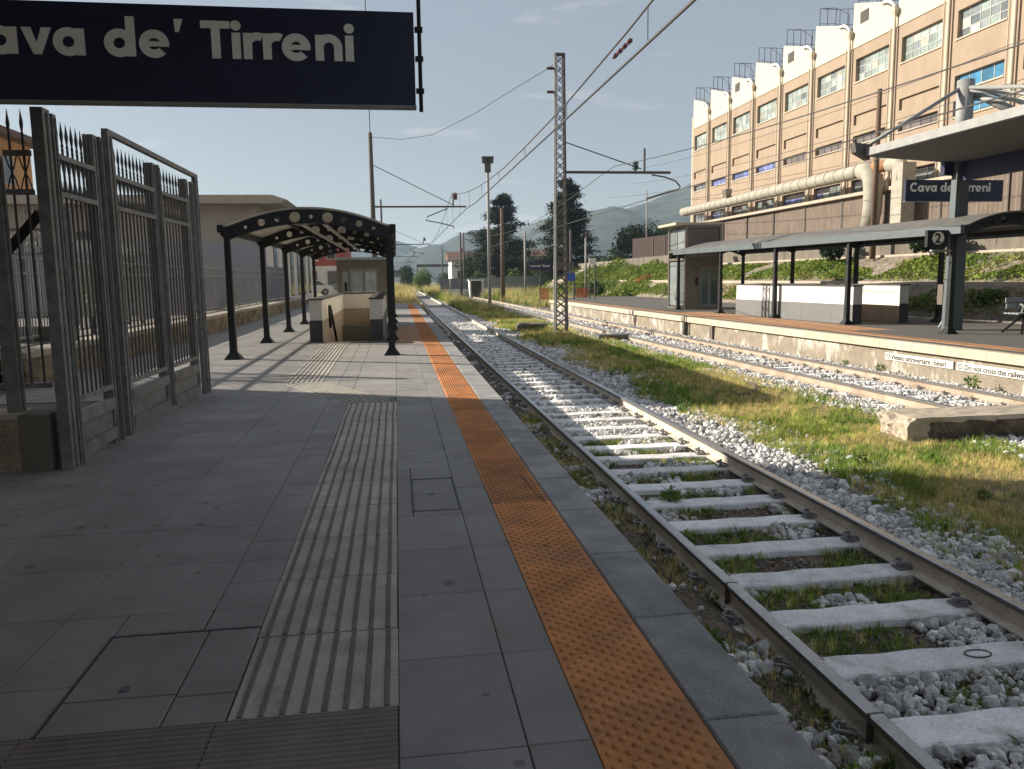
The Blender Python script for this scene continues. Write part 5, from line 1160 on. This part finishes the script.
for i, b in enumerate((
    (19.5, 104, 2.6, 2.6, 2.9, 'bush', 'mid green tree right of the left cedar behind the grey pole'), (14.5, 98, 1.9, 2, 2.0, 'bush', 'light green bush before the grey boundary fence'),
    (10.8, 118, 1.4, 1.5, 3.6, 'bushdark', 'narrow dark conifer left of the left cedar'), (10.6, 104, 1.2, 1.2, 1.9, 'bush', 'small green bush beside the white gabled house'),
    (23.5, 88, 3.2, 3, 3.0, 'bushdark', 'dark tree below the right cedar behind the street lamp'), (27.5, 92, 3.4, 3, 3.6, 'bushdark', 'dark rounded tree above the bramble bank left of the hoarding'),
    (34, 98, 4, 3, 3.9, 'bushdark', 'dark tree behind the rust brown hoarding'), (29.5, 84, 2.6, 2.6, 2.6, 'bushdark', 'dark bush at the top of the bank beside the hoarding'), (16.5, 66, 1.5, 2, 1.1, 'bush', 'green shrub behind the distant navy sign'),
    (2.2, 190, 3, 3, 3.2, 'bushdark', 'dark tree where the near track bends out of sight'), (5.5, 170, 2.4, 3, 2.6, 'bush', 'green tree right of the bend in the near track'), (9, 150, 2.2, 3, 1.9, 'bushdark', 'low dark bush by the distant track cabin'),
    (-9.5, 30, 1.3, 1.3, 1.9, 'bush', 'yellow green tree behind the low wall at the far left'), (-13, 17.5, 1.2, 1.2, 1.5, 'bush', 'leafy tree seen through the left iron fence'),
    (19.6, 34.5, .8, .8, .65, 'bushdark', 'dark shrub on the upper ledge behind the second shelter'), (19.9, 27.5, .9, .9, .6, 'bushdark', 'dark shrub on the upper ledge near the canopy column'), (17.6, 21.6, .5, .6, .45, 'bush', 'dark green shrub at the foot of the bank beside the column'))):
    x, y, rx, ry, rz, m, lab = b; zz = -.7 if y > 60 else (0 if x < 0 else (2.05 if x > 19 else .1)); 
    if x > 26: zz = 1.6
    bush('tree' if rz > 1.5 else 'shrub', x, y, zz, rx, ry, rz, 3800 if rz > 2 else 1800, .34 if y > 60 else .17, m, 200 + i, lab, None, True, 'tree' if rz > 1.5 else 'shrub')
def house(name, x, y, w, d, h, roofh, m, label, gable_y=True):
    T = thing(name, label, 'house', (x, y, -.3)); MB().box(0, w, 0, d, 0, h).build('wall', M[m], T)
    if gable_y: MB().prism([(-.5, h), (w / 2, h + roofh), (w + .5, h)], lambda u, v, t: (u, -.4 + (d + .8) * t, v)).build('roof', M['rooftile'], T)
    else: MB().prism([(-.4, h), (d / 2, h + roofh), (d + .4, h)], lambda u, v, t: (-.5 + (w + 1) * t, u, v)).build('roof', M['rooftile'], T)
    for k in range(max(1, int(w // 2.4))):
        ww = MB().box(.8 + 2.3 * k, 1.8 + 2.3 * k, -.05, -.001, 1.4, 2.9).build('window', M['winframe'], T); MB().box(.9 + 2.3 * k, 1.7 + 2.3 * k, -.065, -.051, 1.5, 2.8).build('pane', M['gl_dark'], ww)
    MB().box(w * .3, w * .3 + .6, d * .5, d * .5 + .6, h, h + roofh + .5).build('chimney', M['redwall'], T); return T
house('house', 8.3, 121, 5.0, 8, 4.4, 1.4, 'offwhite', 'white house with a brown sloping roof left of the left cedar', False); house('house', 14.1, 121, 9, 9, 4.9, 1.1, 'cream', 'cream house with a red tiled roof behind the left cedar', False)
T = thing('boundary_fence', 'long dark grey screened fence in front of the distant houses', 'fence', (5.2, 96, -.2))
for k in range(12): MB().box(1.15 * k, 1.15 * k + 1.13, 0, .05, .35, 1.6 + .02 * k).build('screen_panel', M['screen'], T); MB().box(1.15 * k, 1.15 * k + 1.14, -.04, .1, -.5, .35).build('base', M['offwhite'], T)
T = thing('track_cabin', 'small white trackside cabin with an open front between the distant poles', 'cabin', (7.6, 84, -.6)); MB().box(0, .16, 0, 1.4, 0, 1.75).build('wall', M['offwhite'], T); MB().box(1.3, 1.44, 0, 1.4, 0, 1.75).build('wall', M['offwhite'], T); MB().box(.16, 1.3, 1.25, 1.4, 0, 1.75).build('wall', M['dado'], T); MB().box(-.1, 1.55, -.1, 1.5, 1.75, 1.87).build('roof', M['offwhite'], T)
T = thing('road_bridge', 'dark low bridge crossing the line far beyond the near platform', 'bridge', (-14, 260, 0)); MB().box(0, 19, 0, 6, 2.0, 3.4).build('deck', M['dado'], T); MB().box(0, 19, -.1, .1, 3.4, 4.3).build('parapet', M['poledark'], T); MB().box(17, 19.5, 0, 6, -1, 2).build('abutment', M['dado'], T); MB().box(0, 6, 0, 6, -1, 2).build('abutment', M['dado'], T)
T = thing('signal_gantry', 'dark steel portal frame over the far end of the tracks', 'gantry', (4.5, 175, -.5)); MB().box(0, .2, 0, .2, 0, 5).build('post', M['poledark'], T); MB().box(8, 8.2, 0, .2, 0, 5.6).build('post', M['poledark'], T); MB().box(0, 8.2, 0, .3, 4.4, 5.0).build('beam', M['poledark'], T)
# ------------------------------------------------------------------ hills and air
def hill(name, prof, Y, depth, seed, label, hm='hill'):
    az = np.array([p[0] for p in prof]); el = np.array([p[1] for p in prof]); na, nd = 240, 34; aa = np.linspace(az[0], az[-1], na); V = []; F = []
    for j in range(nd + 1):
        t = j / nd
        for a in aa:
            e = np.interp(a, az, el); yy = Y - depth + depth * 1.5 * t; x = a * Y + (a * .25) * (yy - Y)
            prof_t = math.sin(min(1, t / .667) * math.pi / 2) ** 1.15 if t <= .667 else 1 - ((t - .667) / .333) ** 2 * .8
            rug = (pnoise(x, yy, .012, seed) * .10 + pnoise(x, yy, .035, seed + 1) * .04 + pnoise(x, yy, .1, seed + 2) * .012) * (1 - .75 * max(0, 1 - abs(t - .667) / .12))
            V.append((x, yy, -1.2 + (e * Y + 1.45) * max(0, prof_t + rug * math.sin(min(1, t) * math.pi))))
    F = [(j * na + i, j * na + i + 1, (j + 1) * na + i + 1, (j + 1) * na + i) for j in range(nd) for i in range(na - 1)]
    me = numesh(name, V, F, M[hm]); me.polygons.foreach_set('use_smooth', [True] * len(F)); o = link(name, me); tag(o, label, kind='structure')
hill('hills', [(-1.6, .03), (-.8, .05), (-.3, .055), (-.05, .05), (-.006, .047), (.006, .0455), (.03, .037), (.08, .02), (.3, .02)], 1500, 500, 2., 'pale blue far hills at the left horizon')
hill('hills', [(-.12, .0), (-.03, .012), (-.001, .022), (.014, .031), (.03, .037), (.042, .0405), (.055, .041), (.07, .0505), (.086, .056), (.11, .054), (.129, .052), (.18, .04), (.3, .02), (.4, .0)], 1000, 420, 11., 'hazy wooded hill behind the far end of the tracks')
hill('hills', [(.1, .03), (.13, .047), (.155, .06), (.18, .071), (.21, .078), (.244, .081), (.258, .079), (.27, .0775), (.285, .083), (.309, .089), (.345, .101), (.374, .112), (.45, .128), (.6, .118), (.9, .1), (1.6, .07)], 1000, 480, 19., 'hazy grey green mountain slope rising behind the factory', 'hillnear')
def build_haze():
    o = MB().box(-3600, 3600, -400, 3700, -2.2, 128).build('haze', bpy.data.materials.new('haze')); o['kind'] = 'stuff'; m = o.data.materials[0]; m.use_nodes = True; N = m.node_tree.nodes
    N.remove(N['Principled BSDF']); v = N.new('ShaderNodeVolumePrincipled'); v.inputs['Color'].default_value = (.60, .80, 1, 1); v.inputs['Density'].default_value = .00024; v.inputs['Anisotropy'].default_value = .2
    m.node_tree.links.new(v.outputs[0], N['Material Output'].inputs['Volume'])
build_haze()
